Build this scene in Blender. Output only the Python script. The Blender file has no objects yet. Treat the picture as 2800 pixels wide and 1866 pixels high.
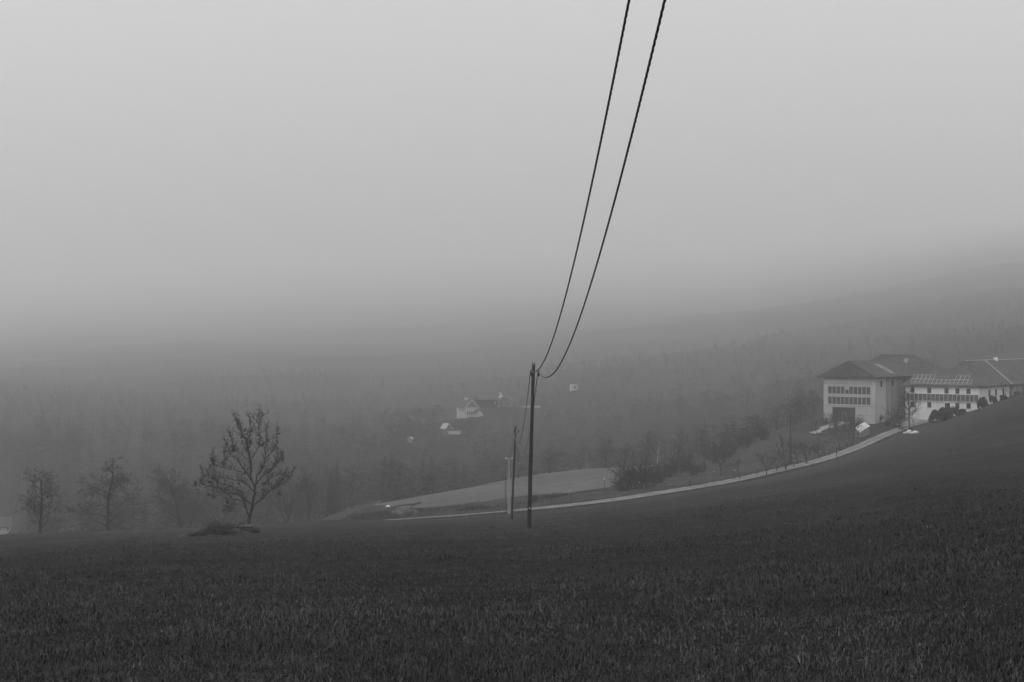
import bpy, math, random
import numpy as np
from mathutils import Vector

sc = bpy.context.scene
COL = sc.collection
rad = math.radians

# ------------------------------------------------------------------ camera, sky, sun, exposure
F = 2800 * 50 / 36.0            # focal length in photograph pixels
CX, CY, EYE = 1400.0, 933.0, 1.6
cam_d = bpy.data.cameras.new('camera'); cam_d.lens = 50; cam_d.sensor_width = 36
cam_d.clip_start = 0.1; cam_d.clip_end = 20000
cam = bpy.data.objects.new('camera', cam_d); COL.objects.link(cam)
cam.location = (0, 0, EYE); cam.rotation_euler = (rad(90), 0, 0)
sc.camera = cam

world = bpy.data.worlds.new('World'); sc.world = world; world.use_nodes = True
wn = world.node_tree.nodes; wl = world.node_tree.links
wn.clear()
sky = wn.new('ShaderNodeTexSky'); sky.sky_type = 'NISHITA'; sky.sun_disc = False
SUN_EL, SUN_AZ = rad(48), rad(205)
sky.sun_elevation = SUN_EL; sky.sun_rotation = SUN_AZ
sky.air_density = 1.0; sky.dust_density = 6.0; sky.ozone_density = 1.0
bw = wn.new('ShaderNodeRGBToBW')
ov = wn.new('ShaderNodeMix'); ov.data_type = 'FLOAT'
ov.inputs[0].default_value = 0.75       # an overcast veil evens the clear sky out
ov.inputs[3].default_value = 6.0
bg = wn.new('ShaderNodeBackground'); bg.inputs[1].default_value = 0.15
wo = wn.new('ShaderNodeOutputWorld')
wl.new(sky.outputs[0], bw.inputs[0]); wl.new(bw.outputs[0], ov.inputs[2])
wl.new(ov.outputs[0], bg.inputs[0]); wl.new(bg.outputs[0], wo.inputs[0])

sun_d = bpy.data.lights.new('sun', 'SUN'); sun_d.energy = 0.6; sun_d.angle = rad(70)
sun_d.color = (1, 1, 1)
sun = bpy.data.objects.new('sun', sun_d); COL.objects.link(sun)
sv = Vector((math.sin(SUN_AZ) * math.cos(SUN_EL), math.cos(SUN_AZ) * math.cos(SUN_EL), math.sin(SUN_EL)))
sun.rotation_euler = sv.to_track_quat('Z', 'Y').to_euler()

sc.view_settings.view_transform = 'Standard'; sc.view_settings.look = 'None'
sc.view_settings.exposure = 0.22; sc.view_settings.gamma = 1.0
sc.view_settings.use_curve_mapping = False
sc.render.engine = 'CYCLES'
cy = sc.cycles
cy.max_bounces = 5; cy.diffuse_bounces = 2; cy.glossy_bounces = 2; cy.transmission_bounces = 2
cy.volume_bounces = 3; cy.transparent_max_bounces = 8
cy.use_denoising = True
cy.use_adaptive_sampling = True; cy.adaptive_threshold = 0.008
HAZE_DENSITY = 0.00049

# ------------------------------------------------------------------ helpers
def px3(px, py, Y):
    return Vector(((px - CX) / F * Y, Y, EYE - (py - CY) / F * Y))

def tag(o, label=None, cat=None, group=None, kind=None):
    if label: o['label'] = label
    if cat: o['category'] = cat
    if group: o['group'] = group
    if kind: o['kind'] = kind
    return o

def empty(name, loc, rz=0.0, label=None, cat=None, group=None):
    o = bpy.data.objects.new(name, None); COL.objects.link(o)
    o.empty_display_size = 0.3
    o.location = loc; o.rotation_euler = (0, 0, rz)
    return tag(o, label, cat, group)

def link(name, me, parent=None, loc=None):
    o = bpy.data.objects.new(name, me); COL.objects.link(o)
    if parent: o.parent = parent
    if loc is not None: o.location = loc
    return o

def np_mesh(name, v, f, mats, smooth=False, attr=None):
    """v (N,3), f (M,3) or (M,4) arrays -> mesh"""
    me = bpy.data.meshes.new(name)
    v = np.ascontiguousarray(v, np.float32); f = np.ascontiguousarray(f, np.int32)
    k = f.shape[1]
    me.vertices.add(len(v)); me.vertices.foreach_set('co', v.ravel())
    me.loops.add(f.size); me.loops.foreach_set('vertex_index', f.ravel())
    me.polygons.add(len(f)); me.polygons.foreach_set('loop_start', np.arange(0, f.size, k, dtype=np.int32))
    if smooth: me.polygons.foreach_set('use_smooth', np.ones(len(f), bool))
    if attr is not None:
        a = me.attributes.new('tone', 'FLOAT', 'POINT')
        a.data.foreach_set('value', np.ascontiguousarray(attr, np.float32))
    me.update(calc_edges=True)
    for m in (mats if isinstance(mats, (list, tuple)) else [mats]): me.materials.append(m)
    return me

class MB:
    def __init__(s): s.v = []; s.f = []; s.m = []
    def face(s, pts, mi=0):
        b = len(s.v); s.v += [tuple(p) for p in pts]; s.f.append(list(range(b, b + len(pts)))); s.m.append(mi); return s
    def poly(s, verts, faces, mi=0):
        b = len(s.v); s.v += [tuple(p) for p in verts]
        for f in faces: s.f.append([b + i for i in f]); s.m.append(mi)
        return s
    def box(s, x0, x1, y0, y1, z0, z1, mi=0):
        v = [(x0,y0,z0),(x1,y0,z0),(x1,y1,z0),(x0,y1,z0),(x0,y0,z1),(x1,y0,z1),(x1,y1,z1),(x0,y1,z1)]
        return s.poly(v, [(0,3,2,1),(4,5,6,7),(0,1,5,4),(1,2,6,5),(2,3,7,6),(3,0,4,7)], mi)
    def obox(s, o, a, b, c, mi=0):
        o, a, b, c = Vector(o), Vector(a), Vector(b), Vector(c)
        v = [o, o+a, o+a+b, o+b, o+c, o+a+c, o+a+b+c, o+b+c]
        return s.poly(v, [(0,3,2,1),(4,5,6,7),(0,1,5,4),(1,2,6,5),(2,3,7,6),(3,0,4,7)], mi)
    def prism(s, outline, y0, y1, mi=0):
        """outline of (x,z), extruded along y"""
        n = len(outline)
        v = [(x, y0, z) for x, z in outline] + [(x, y1, z) for x, z in outline]
        fs = [list(range(n)), list(range(2*n-1, n-1, -1))] + [(i, i+n, (i+1) % n + n, (i+1) % n) for i in range(n)]
        return s.poly(v, fs, mi)
    def tube(s, pts, rs, sides=6, mi=0, cap=True):
        pts = [Vector(p) for p in pts]; n = len(pts)
        if not hasattr(rs, '__len__'): rs = [rs] * n
        b = len(s.v)
        for i, p in enumerate(pts):
            d = (pts[min(i+1, n-1)] - pts[max(i-1, 0)]).normalized()
            up = Vector((0, 0, 1)) if abs(d.z) < .95 else Vector((1, 0, 0))
            a = d.cross(up).normalized(); c = a.cross(d).normalized()
            for k in range(sides):
                t = 2*math.pi*k/sides
                s.v.append(tuple(p + (a*math.cos(t) + c*math.sin(t)) * rs[i]))
        for i in range(n-1):
            for k in range(sides):
                k2 = (k+1) % sides
                s.f.append([b+i*sides+k, b+i*sides+k2, b+(i+1)*sides+k2, b+(i+1)*sides+k]); s.m.append(mi)
        if cap:
            s.f.append([b+k for k in range(sides)][::-1]); s.m.append(mi)
            s.f.append([b+(n-1)*sides+k for k in range(sides)]); s.m.append(mi)
        return s
    def mesh(s, name, mats, smooth=False):
        me = bpy.data.meshes.new(name); me.from_pydata(s.v, [], s.f)
        for m in (mats if isinstance(mats, (list, tuple)) else [mats]): me.materials.append(m)
        me.polygons.foreach_set('material_index', s.m)
        if smooth: me.polygons.foreach_set('use_smooth', [True]*len(s.f))
        me.update(); return me
    def build(s, name, mats, parent=None, smooth=False, loc=None):
        return link(name, s.mesh(name, mats, smooth), parent, loc)

def hash2(ix, iy, seed):
    h = (ix.astype(np.int64)*374761393 + iy.astype(np.int64)*668265263 + seed*982451653) & 0x7fffffff
    h = ((h ^ (h >> 13)) * 1274126177) & 0x7fffffff
    return ((h ^ (h >> 16)) & 0xffff) / 65535.0
def vnoise(x, y, seed=0):
    x = np.asarray(x, float); y = np.asarray(y, float)
    ix = np.floor(x); iy = np.floor(y); fx = x-ix; fy = y-iy
    fx = fx*fx*(3-2*fx); fy = fy*fy*(3-2*fy)
    a = hash2(ix, iy, seed); b = hash2(ix+1, iy, seed); c = hash2(ix, iy+1, seed); d = hash2(ix+1, iy+1, seed)
    return (a*(1-fx)+b*fx)*(1-fy) + (c*(1-fx)+d*fx)*fy - 0.5

# ------------------------------------------------------------------ materials (the photograph is black and white: greys)
def mat(name, v, var=0.25, scale=3.0, rough=0.9, bump=0.0, bscale=None, detail=6, attr=False, spec=0.3, stretch=None, lo=0.3, hi=0.7):
    m = bpy.data.materials.new(name); m.use_nodes = True
    n = m.node_tree.nodes; l = m.node_tree.links
    p = n['Principled BSDF']; p.inputs['Roughness'].default_value = rough
    p.inputs['Specular IOR Level'].default_value = spec
    tc = n.new('ShaderNodeTexCoord'); vec = tc.outputs['Object']
    if stretch:
        mp = n.new('ShaderNodeMapping'); mp.inputs['Scale'].default_value = stretch
        l.new(vec, mp.inputs[0]); vec = mp.outputs[0]
    nz = n.new('ShaderNodeTexNoise'); nz.inputs['Scale'].default_value = scale; nz.inputs['Detail'].default_value = detail
    l.new(vec, nz.inputs['Vector'])
    mr = n.new('ShaderNodeMapRange'); mr.inputs[1].default_value = lo; mr.inputs[2].default_value = hi
    mr.inputs[3].default_value = v*(1-var); mr.inputs[4].default_value = v*(1+var)
    l.new(nz.outputs[0], mr.inputs[0]); out = mr.outputs[0]
    if attr:
        at = n.new('ShaderNodeAttribute'); at.attribute_name = 'tone'
        mu = n.new('ShaderNodeMath'); mu.operation = 'MULTIPLY'
        l.new(out, mu.inputs[0]); l.new(at.outputs['Fac'], mu.inputs[1]); out = mu.outputs[0]
    cc = n.new('ShaderNodeCombineColor')
    for i in range(3): l.new(out, cc.inputs[i])
    l.new(cc.outputs[0], p.inputs['Base Color'])
    if bump:
        nb = n.new('ShaderNodeTexNoise'); nb.inputs['Scale'].default_value = bscale or scale*4; nb.inputs['Detail'].default_value = 5
        l.new(vec, nb.inputs['Vector'])
        bp = n.new('ShaderNodeBump'); bp.inputs['Strength'].default_value = 1.0; bp.inputs['Distance'].default_value = bump
        l.new(nb.outputs[0], bp.inputs['Height']); l.new(bp.outputs[0], p.inputs['Normal'])
    return m

def ground_mat(name, v, patches, attr=False):
    """grass land: mixes of noise at several sizes, real relief by bump"""
    m = mat(name, v, 0.12, 0.9, 1.0, 0.05, 6.0, spec=0.05, attr=attr)
    n = m.node_tree.nodes; l = m.node_tree.links
    p = n['Principled BSDF']; src = p.inputs['Base Color'].links[0].from_socket
    tc = n['Texture Coordinate']
    for sc_, lo, hi in patches:
        nz = n.new('ShaderNodeTexNoise'); nz.inputs['Scale'].default_value = sc_; nz.inputs['Detail'].default_value = 5
        nz.inputs['Roughness'].default_value = 0.65
        l.new(tc.outputs['Object'], nz.inputs['Vector'])
        mr = n.new('ShaderNodeMapRange'); mr.inputs[1].default_value = 0.35; mr.inputs[2].default_value = 0.65
        mr.inputs[3].default_value = lo; mr.inputs[4].default_value = hi
        l.new(nz.outputs[0], mr.inputs[0])
        mx = n.new('ShaderNodeVectorMath'); mx.operation = 'SCALE'
        l.new(src, mx.inputs[0]); l.new(mr.outputs[0], mx.inputs['Scale']); src = mx.outputs[0]
    l.new(src, p.inputs['Base Color'])
    return m

M = {}
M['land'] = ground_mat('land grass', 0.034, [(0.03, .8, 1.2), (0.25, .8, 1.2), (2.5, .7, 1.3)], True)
M['meadow'] = ground_mat('pale stubble', 0.095, [(0.04, .85, 1.15), (0.35, .85, 1.15), (2, .8, 1.2)])
M['soil'] = mat('dark soil', 0.034, .4, 3, 1.0, .03, 8)
M['verge'] = ground_mat('rough verge grass', 0.046, [(0.15, .7, 1.3), (1.2, .7, 1.35)])
M['blade'] = mat('grass blades', 0.027, 0.2, 0.4, 0.5, attr=True, spec=0.35)
M['weed'] = mat('dead weeds', 0.06, 0.3, 1.0, 0.9, attr=True, spec=0.1)
M['gravel'] = mat('gravel', 0.155, 0.3, 0.5, 1.0, 0.02, 9)
M['yard'] = mat('pale yard gravel', 0.24, 0.35, 0.4, 1.0, 0.02, 9)
M['gravel2'] = mat('worn wheel track', 0.205, 0.3, 0.5, 1.0, 0.02, 9)
M['pole'] = mat('tarred pole wood', 0.022, 0.3, 6, 0.75, 0.004, 30, stretch=(8, 8, .4))
M['pole_top'] = mat('weathered pole top', 0.13, 0.3, 8, 0.8)
M['concrete'] = mat('grey concrete', 0.19, 0.15, 2, 0.9, stretch=(1, 1, .4))
M['metal'] = mat('galvanised steel', 0.25, 0.2, 10, 0.45)
M['cable'] = mat('black cable', 0.022, 0.15, 20, 0.42, spec=0.5)
M['bark'] = mat('bark', 0.034, 0.3, 5, 0.95, 0.01, 12, stretch=(3, 3, .7))
M['twig'] = mat('twigs', 0.036, 0.2, 2, 0.95)
M['birch'] = mat('birch bark', 0.30, 0.4, 6, 0.9, stretch=(1, 1, 3))
M['leaf'] = mat('withered leaves', 0.028, 0.3, 4, 0.8)
M['needle'] = mat('needles', 0.028, 0.3, 1, 0.9)
M['evergreen'] = mat('evergreen leaves', 0.022, 0.35, 1.5, 0.8)
M['forest'] = mat('wood', 0.030, 0.15, 0.05, 0.95, attr=True)
M['plaster_w'] = mat('white plaster', 0.57, 0.10, 0.7, 0.9, 0.004, 12, stretch=(1, 1, .35))
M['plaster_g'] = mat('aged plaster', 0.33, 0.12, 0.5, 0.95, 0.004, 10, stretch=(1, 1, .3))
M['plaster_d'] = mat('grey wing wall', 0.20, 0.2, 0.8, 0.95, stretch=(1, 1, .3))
M['board'] = mat('weathered boards', 0.09, 0.3, 2, 0.9, 0.01, 8, stretch=(6, 6, .4))
M['dark_board'] = mat('dark door boards', 0.035, 0.25, 3, 0.85, stretch=(6, 6, .4))
M['glass'] = mat('window glass', 0.02, 0.1, 2, 0.2, spec=0.5)
M['frame'] = mat('window frame', 0.30, 0.1, 5, 0.6)
M['white'] = mat('white paint', 0.75, 0.08, 4, 0.7)
M['far_white'] = mat('far white plaster', 0.31, 0.1, 1, 0.9)
M['rock'] = mat('pale stones', 0.55, 0.2, 3, 0.9)
M['sheet'] = mat('zinc sheet', 0.5, 0.15, 1.2, 0.45, stretch=(5, 1, 1))
M['cell'] = mat('solar cells', 0.045, 0.15, 3, 0.35, spec=0.4)
M['alu'] = mat('aluminium frame', 0.42, 0.05, 5, 0.5)
M['timber'] = mat('weathered timber', 0.10, 0.3, 2, 0.9, stretch=(1, 8, 8))
M['timber_d'] = mat('dark wet timber', 0.04, 0.3, 2, 0.9, stretch=(1, 8, 8))
M['earth'] = mat('pale earth', 0.075, 0.6, 1.6, 1.0, 0.05, 4)

def tile_mat(name, v, axis):
    m = mat(name, v, 0.3, 0.5, 0.85, spec=0.2)
    n = m.node_tree.nodes; l = m.node_tree.links
    tc = n['Texture Coordinate']
    wv = n.new('ShaderNodeTexWave'); wv.wave_type = 'BANDS'; wv.bands_direction = 'Z'
    wv.inputs['Scale'].default_value = 1.1; wv.inputs['Distortion'].default_value = 0.4; wv.inputs['Detail Scale'].default_value = 1.5
    l.new(tc.outputs['Object'], wv.inputs['Vector'])
    bp = n.new('ShaderNodeBump'); bp.inputs['Distance'].default_value = 0.06
    l.new(wv.outputs['Fac'], bp.inputs['Height']); l.new(bp.outputs[0], n['Principled BSDF'].inputs['Normal'])
    return m
M['tile'] = tile_mat('roof tiles', 0.072, 'Z')
M['tile_d'] = tile_mat('dark roof tiles', 0.055, 'Z')

# ------------------------------------------------------------------ terrain height
# each column: bearing (as photograph x) -> [(distance, height)], heights relative to the ground under the camera
def zp(Y, py): return (Y, EYE - (py - CY) / F * Y)
# the opposite valley side, seen at these heights in the photograph from left (L) over centre and right to the right edge (E)
FAR_D = [450, 560, 690, 850, 1100, 1450, 1900, 2700, 3600, 5600, 8300, 10700]
FAR_PY = {0: [1275, 1178, 1112, 1058, 1018, 986, 956, 914, 878, 820, 780, 762],
          1250: [1235, 1176, 1112, 1056, 996, 948, 914, 866, 826, 764, 720, 706],
          2000: [1185, 1102, 1034, 976, 928, 888, 858, 822, 790, 738, 700, 684],
          2800: [1045, 968, 897, 848, 807, 772, 738, 697, 665, 627, 604, 594]}
def far(px, start):
    ks = sorted(FAR_PY); out = []
    for n, d in enumerate(FAR_D):
        if d < start: continue
        py = np.interp(px, ks, [FAR_PY[k][n] for k in ks])
        out.append((d, EYE-(py-CY)/F*d-(11.0 if d < 1600 else 8.0)))
    return out
HEAD = [(-320,33),(-60,6.4),(0,0)]
COLS = [
 (-1600, HEAD+[(20,-2.3),(60,-7.6),(110,-14.4),(150,-20.4),(200,-33),(300,-55),(450,-76),(670,-92)]+far(0, 840)),
 (0,     HEAD+[(20,-2.3),(60,-7.4),(110,-13.8),(150,-18.9),(172,-23),(220,-36),(300,-51),(440,-60.2),(478,-59.5)]+far(0, 690)),
 (85,    HEAD+[(20,-2.28),(60,-7.3),(110,-13.65),(151,-18.95),(173,-23),(220,-35),(300,-46),(380,-52)]+far(85, 450)),
 (190,   HEAD+[(20,-2.25),(60,-7.2),(110,-13.5),(152,-19.0),(175,-23.1),(220,-34.5),(300,-44),(380,-50)]+far(190, 450)),
 (350,   HEAD+[(20,-2.2),(60,-7.0),(110,-13.3),(155,-19.1),(178,-23.2),(220,-33),(300,-42),(380,-49)]+far(350, 450)),
 (520,   HEAD+[(20,-2.2),(60,-6.9),(110,-13.1),(157,-19.15),(181,-23.4),(225,-32.5),(300,-41),(380,-48)]+far(520, 450)),
 (690,   HEAD+[(20,-2.2),(60,-6.8),(110,-12.9),(160,-19.2),(185,-23.5),(230,-32),(300,-40.5),(380,-47)]+far(690, 450)),
 (950,   HEAD+[(20,-2.2),(60,-6.7),(110,-12.7),(150,-17.3),(187,-22.0),(212,-25.4),(225,-26.4),(258,-29.0),(285,-33),(340,-42)]+far(950, 450)),
 (1170,  HEAD+[(20,-2.2),(60,-6.6),(110,-12.5),(160,-18.6),(200,-23.6),(210,-24.66),(213.5,-24.75),(245,-26.9),(280,-28.9),(300,-31.5),(345,-40),(450,-46),(560,-45),(640,-37),(720,-41)]+far(1170, 840)),
 (1400,  HEAD+[(20,-2.15),(68,-7.44),(122,-13.68),(160,-18.1),(196,-22.2),(203,-22.92),(206.5,-22.95),(250,-25.5),(300,-27.7),(320,-30),(360,-38),(450,-44),(560,-43),(640,-33),(720,-34)]+far(1400, 840)),
 (1600,  HEAD+[(20,-2.1),(68,-7.1),(122,-12.9),(165,-17.9),(196,-21.2),(205,-22.13),(208.5,-22.1),(255,-24.4),(310,-26.5),(330,-28.7),(370,-36),(450,-42),(580,-41),(700,-31),(765,-26.5)]+far(1600, 900)),
 (1820,  HEAD+[(20,-2.05),(68,-6.7),(122,-12.1),(170,-17.2),(206,-20.7),(215.5,-21.57),(219,-21.5),(255,-22.9),(300,-24.4),(325,-27.5),(370,-34)]+far(1820, 450)),
 (2000,  HEAD+[(20,-2.0),(68,-6.3),(122,-11.2),(180,-16.8),(224,-21.0),(233.5,-21.76),(237.5,-21.5),(265,-21.8),(300,-21.4),(325,-24),(370,-31)]+far(2000, 450)),
 (2120,  HEAD+[(20,-1.95),(68,-6.1),(122,-10.8),(190,-16.9),(238,-20.9),(248.5,-21.6),(252.5,-21.15),(280,-20.8),(312,-18.8),(340,-20),(380,-26)]+far(2120, 450)),
 (2250,  HEAD+[(20,-1.9),(68,-5.8),(122,-9.9),(200,-16.1),(258,-20.6),(270,-21.45),(275,-20.85),(310,-19.7),(330,-18.1),(350,-17.2),(385,-18)]+far(2250, 450)),
 (2400,  HEAD+[(20,-1.8),(68,-5.4),(122,-8.9),(200,-13.8),(260,-17.4),(295,-19.5),(304.5,-19.95),(309,-19.1),(325,-18.2),(338,-17.0),(385,-16.5)]+far(2400, 450)),
 (2580,  HEAD+[(20,-1.6),(68,-4.8),(122,-7.9),(200,-11.8),(260,-14.0),(300,-15.4),(318,-16.4),(335,-16.1),(385,-15)]+far(2580, 450)),
 (2800,  HEAD+[(20,-1.4),(60,-4.1),(100,-5.6),(150,-7.0),(200,-7.9),(250,-8.7),(300,-9.9),(335,-11.2),(370,-11.0)]+far(2800, 450)),
 (4400,  HEAD+[(20,-0.7),(60,-1.0),(100,0.5),(150,3),(200,5),(250,7),(300,9),(370,12),(430,14),(600,20),(900,45),(1400,80),(2200,150),(3500,230),(5500,320),(8300,500),(10700,720)]),
]
def pchip_tan(x, y):
    h = np.diff(x); d = np.diff(y)/h; m = np.zeros(len(x))
    for i in range(1, len(x)-1):
        if d[i-1]*d[i] > 0:
            w1 = 2*h[i]+h[i-1]; w2 = h[i]+2*h[i-1]; m[i] = (w1+w2)/(w1/d[i-1]+w2/d[i])
    m[0], m[-1] = d[0], d[-1]
    return m
_U = np.array([(c[0]-CX)/F for c in COLS]); _C = []
for _, pts in COLS:
    x = np.array([p[0] for p in pts], float); y = np.array([p[1] for p in pts], float)
    _C.append((x, y, pchip_tan(x, y)))
def herm(x, y, m, q):
    q = np.clip(q, x[0], x[-1]); i = np.clip(np.searchsorted(x, q)-1, 0, len(x)-2)
    h = x[i+1]-x[i]; t = (q-x[i])/h
    return (2*t**3-3*t**2+1)*y[i]+(t**3-2*t**2+t)*h*m[i]+(-2*t**3+3*t**2)*y[i+1]+(t**3-t**2)*h*m[i+1]
LANE_PX = [(1030,1427,218),(1075,1424,216),(1130,1420,213.4),(1290,1409,207.8),(1400,1399,204.8),(1600,1379,206.8),(1821,1347,217.3),(2000,1317,235.5),(2120,1290,250.4),(2250,1258,272.6),(2350,1222.5,294),(2420,1191,310.5),(2470,1172,322),(2530,1155,332),(2600,1143,338)]
def _path3(n=420):
    P = np.array([((p[0]-CX)/F*p[2], p[2], EYE-(p[1]-CY)/F*p[2]) for p in LANE_PX])
    t = np.concatenate([[0], np.cumsum(np.hypot(*np.diff(P[:, :2], axis=0).T))]); q = np.linspace(0, t[-1], n)
    return np.stack([herm(t, P[:, i], np.gradient(P[:, i], t), q) for i in range(3)], -1)
LANE3 = _path3(); 
for _ in range(30): LANE3[1:-1, 2] = (LANE3[:-2, 2]+2*LANE3[1:-1, 2]+LANE3[2:, 2])/4
def lane_bed(X, Y, z):
    """the lane lies on a level bed cut into the slope"""
    m = np.nonzero((Y > 195) & (Y < 350) & (X > -32) & (X < 118))[0]
    for a in range(0, len(m), 20000):
        k = m[a:a+20000]
        d2 = (X[k, None]-LANE3[None, :, 0])**2+(Y[k, None]-LANE3[None, :, 1])**2
        j = d2.argmin(1); d = np.sqrt(d2[np.arange(len(k)), j])
        w = np.clip((5.5-d)/3.4, 0, 1); w = w*w*(3-2*w)
        z[k] = z[k]*(1-w)+LANE3[j, 2]*w
    return z
PADS = []          # small terraces the far houses stand on
def ground(X, Y):
    X = np.asarray(X, float); Y = np.asarray(Y, float); shp = np.broadcast(X, Y).shape
    X = np.broadcast_to(X, shp).ravel(); Y = np.broadcast_to(Y, shp).ravel()
    u = np.clip(X/np.maximum(np.abs(Y), 14), _U[0], _U[-1])
    Z = np.stack([herm(x, y, m, Y) for x, y, m in _C])          # columns x points
    i = np.clip(np.searchsorted(_U, u)-1, 0, len(_U)-2); k = np.arange(len(u))
    h = _U[i+1]-_U[i]; t = (u-_U[i])/h
    def slope(j):
        j0 = np.maximum(j-1, 0); j1 = np.minimum(j+1, len(_U)-1)
        return (Z[j1, k]-Z[j0, k])/(_U[j1]-_U[j0])
    z = (2*t**3-3*t**2+1)*Z[i, k]+(t**3-2*t**2+t)*h*slope(i)+(-2*t**3+3*t**2)*Z[i+1, k]+(t**3-t**2)*h*slope(i+1)
    z += vnoise(X/9, Y/9, 1)*0.14*np.clip(Y/40, 0, 1)*np.clip((190-Y)/60, .25, 1) + vnoise(X/2.3, Y/2.3, 2)*0.06
    far = np.clip((Y-450)/600, 0, 1)
    z += far*(vnoise(X/160, Y/160, 3)*9 + vnoise(X/60, Y/60, 4)*3)
    for cx_, cy_, dz_, r_p in PADS: z = z+dz_*np.exp(-(((X-cx_)/r_p)**2+((Y-cy_)/(r_p*1.6))**2))
    z = lane_bed(X, Y, z)
    return z.reshape(shp)
def gz(x, y): return float(ground(x, y))
_MY = np.concatenate([np.arange(6, 400, 0.5), np.arange(400, 1200, 2)])
def hit(px, py, fallback=None):
    """where the sight line of a photograph point meets the land"""
    zr = EYE-(py-CY)/F*_MY; zt = ground((px-CX)/F*_MY, _MY)
    w = np.nonzero(zr <= zt)[0]
    if len(w) == 0 or (fallback and _MY[w[0]] > fallback*1.25):
        Y = fallback or 300.0
    else:
        j = w[0]
        if j == 0: Y = _MY[0]
        else:
            a = zr[j-1]-zt[j-1]; b = zt[j]-zr[j]; Y = _MY[j-1]+(_MY[j]-_MY[j-1])*a/(a+b+1e-9)
    X = (px-CX)/F*Y
    return Vector((X, Y, gz(X, Y)))
def near(px, Y):
    X = (px-CX)/F*Y
    return Vector((X, Y, gz(X, Y)))

for px_, py_, Y_, rp_ in ((20, 1456, 463, 12), (1292, 1142, 644, 16), (1378, 1112, 664, 15), (1454, 1115, 690, 10), (1573, 1066, 762, 9), (1230, 1180, 566, 9), (1120, 1208, 526, 6)):
    X_ = (px_-CX)/F*Y_; PADS.append((X_, Y_, EYE-(py_-CY)/F*Y_-gz(X_, Y_), rp_))
# the land, one sheet
s_in = np.linspace(-0.46, 0.46, 221)
s_out = np.linspace(0.46, 0.8, 16)[1:]
S = np.concatenate([-s_out[::-1], s_in, s_out])
R = np.concatenate([np.arange(-300, 0, 20), 80*(np.exp(np.linspace(0, math.log(10780/80), 510)))-80])
R = R[R <= 10690]
GX = S[None, :]*(np.maximum(R, -30)[:, None]+80); GY = np.repeat(R[:, None], len(S), 1)
GZ = ground(GX, GY)
nr, nc = GX.shape
idx = np.arange(nr*nc).reshape(nr, nc)
quads = np.stack([idx[:-1, :-1], idx[:-1, 1:], idx[1:, 1:], idx[1:, :-1]], -1).reshape(-1, 4)
# leaf litter under the woods is darker than the grass of the fields
BROW = np.array([(-1600, 210), (0, 250), (350, 262), (690, 275), (950, 305), (1170, 345), (1400, 360), (1600, 362), (1820, 345), (2000, 345), (2120, 362), (2250, 402), (2400, 430), (2560, 640), (2800, 680), (4400, 600)], float)
_bl = np.interp(GX/np.maximum(GY, 14)*F+CX, BROW[:, 0], BROW[:, 1])
land_tone = 1-.32*np.clip((GY-_bl+10)/25, 0, 1)
# near the camera the blades are modelled and this sheet is darkened under them
land_tone *= .42+.62*np.clip((GY-28)/62, 0, 1)
land = link('ground', np_mesh('ground', np.stack([GX, GY, GZ], -1).reshape(-1, 3), quads, M['land'], True, land_tone.ravel()))
tag(land, 'dark grass land falling into a foggy valley', None, None, 'structure')
LOWEST = float(GZ.min())

def smooth_path(pts, n):
    pts = np.array(pts, float); t = np.concatenate([[0], np.cumsum(np.hypot(*np.diff(pts, axis=0).T))])
    q = np.linspace(0, t[-1], n)
    return np.stack([herm(t, pts[:, i], pchip_like(t, pts[:, i]), q) for i in (0, 1)], -1)
def pchip_like(t, y):
    m = np.gradient(y, t); return m
def ribbon(name, pts, w0, w1, lift, material, n=400, cross=6, wob=0.09):
    """draped strip between offsets w0..w1 from a centre line"""
    P = smooth_path(pts, n); T = np.gradient(P, axis=0); T /= np.linalg.norm(T, axis=1)[:, None]
    N = np.stack([-T[:, 1], T[:, 0]], -1)
    k = np.linspace(0, 1, cross)
    s = np.arange(n)*0.5
    a0 = w0 + wob*vnoise(s/3, s*0+3.3, 8)*2 + wob*.7*vnoise(s/0.7, s*0+7.3, 8); a1 = w1 + wob*vnoise(s/3, s*0+9.1, 9)*2 + wob*.7*vnoise(s/.7, s*0+1.1, 9)
    off = a0[:, None]*(1-k)+a1[:, None]*k
    X = P[:, None, 0]+N[:, None, 0]*off; Y = P[:, None, 1]+N[:, None, 1]*off
    Z = ground(X, Y)+lift
    ii = np.arange(n*cross).reshape(n, cross)
    q = np.stack([ii[:-1, :-1], ii[1:, :-1], ii[1:, 1:], ii[:-1, 1:]], -1).reshape(-1, 4)
    return link(name, np_mesh(name, np.stack([X, Y, Z], -1).reshape(-1, 3), q[:, ::-1], material, True))

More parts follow.
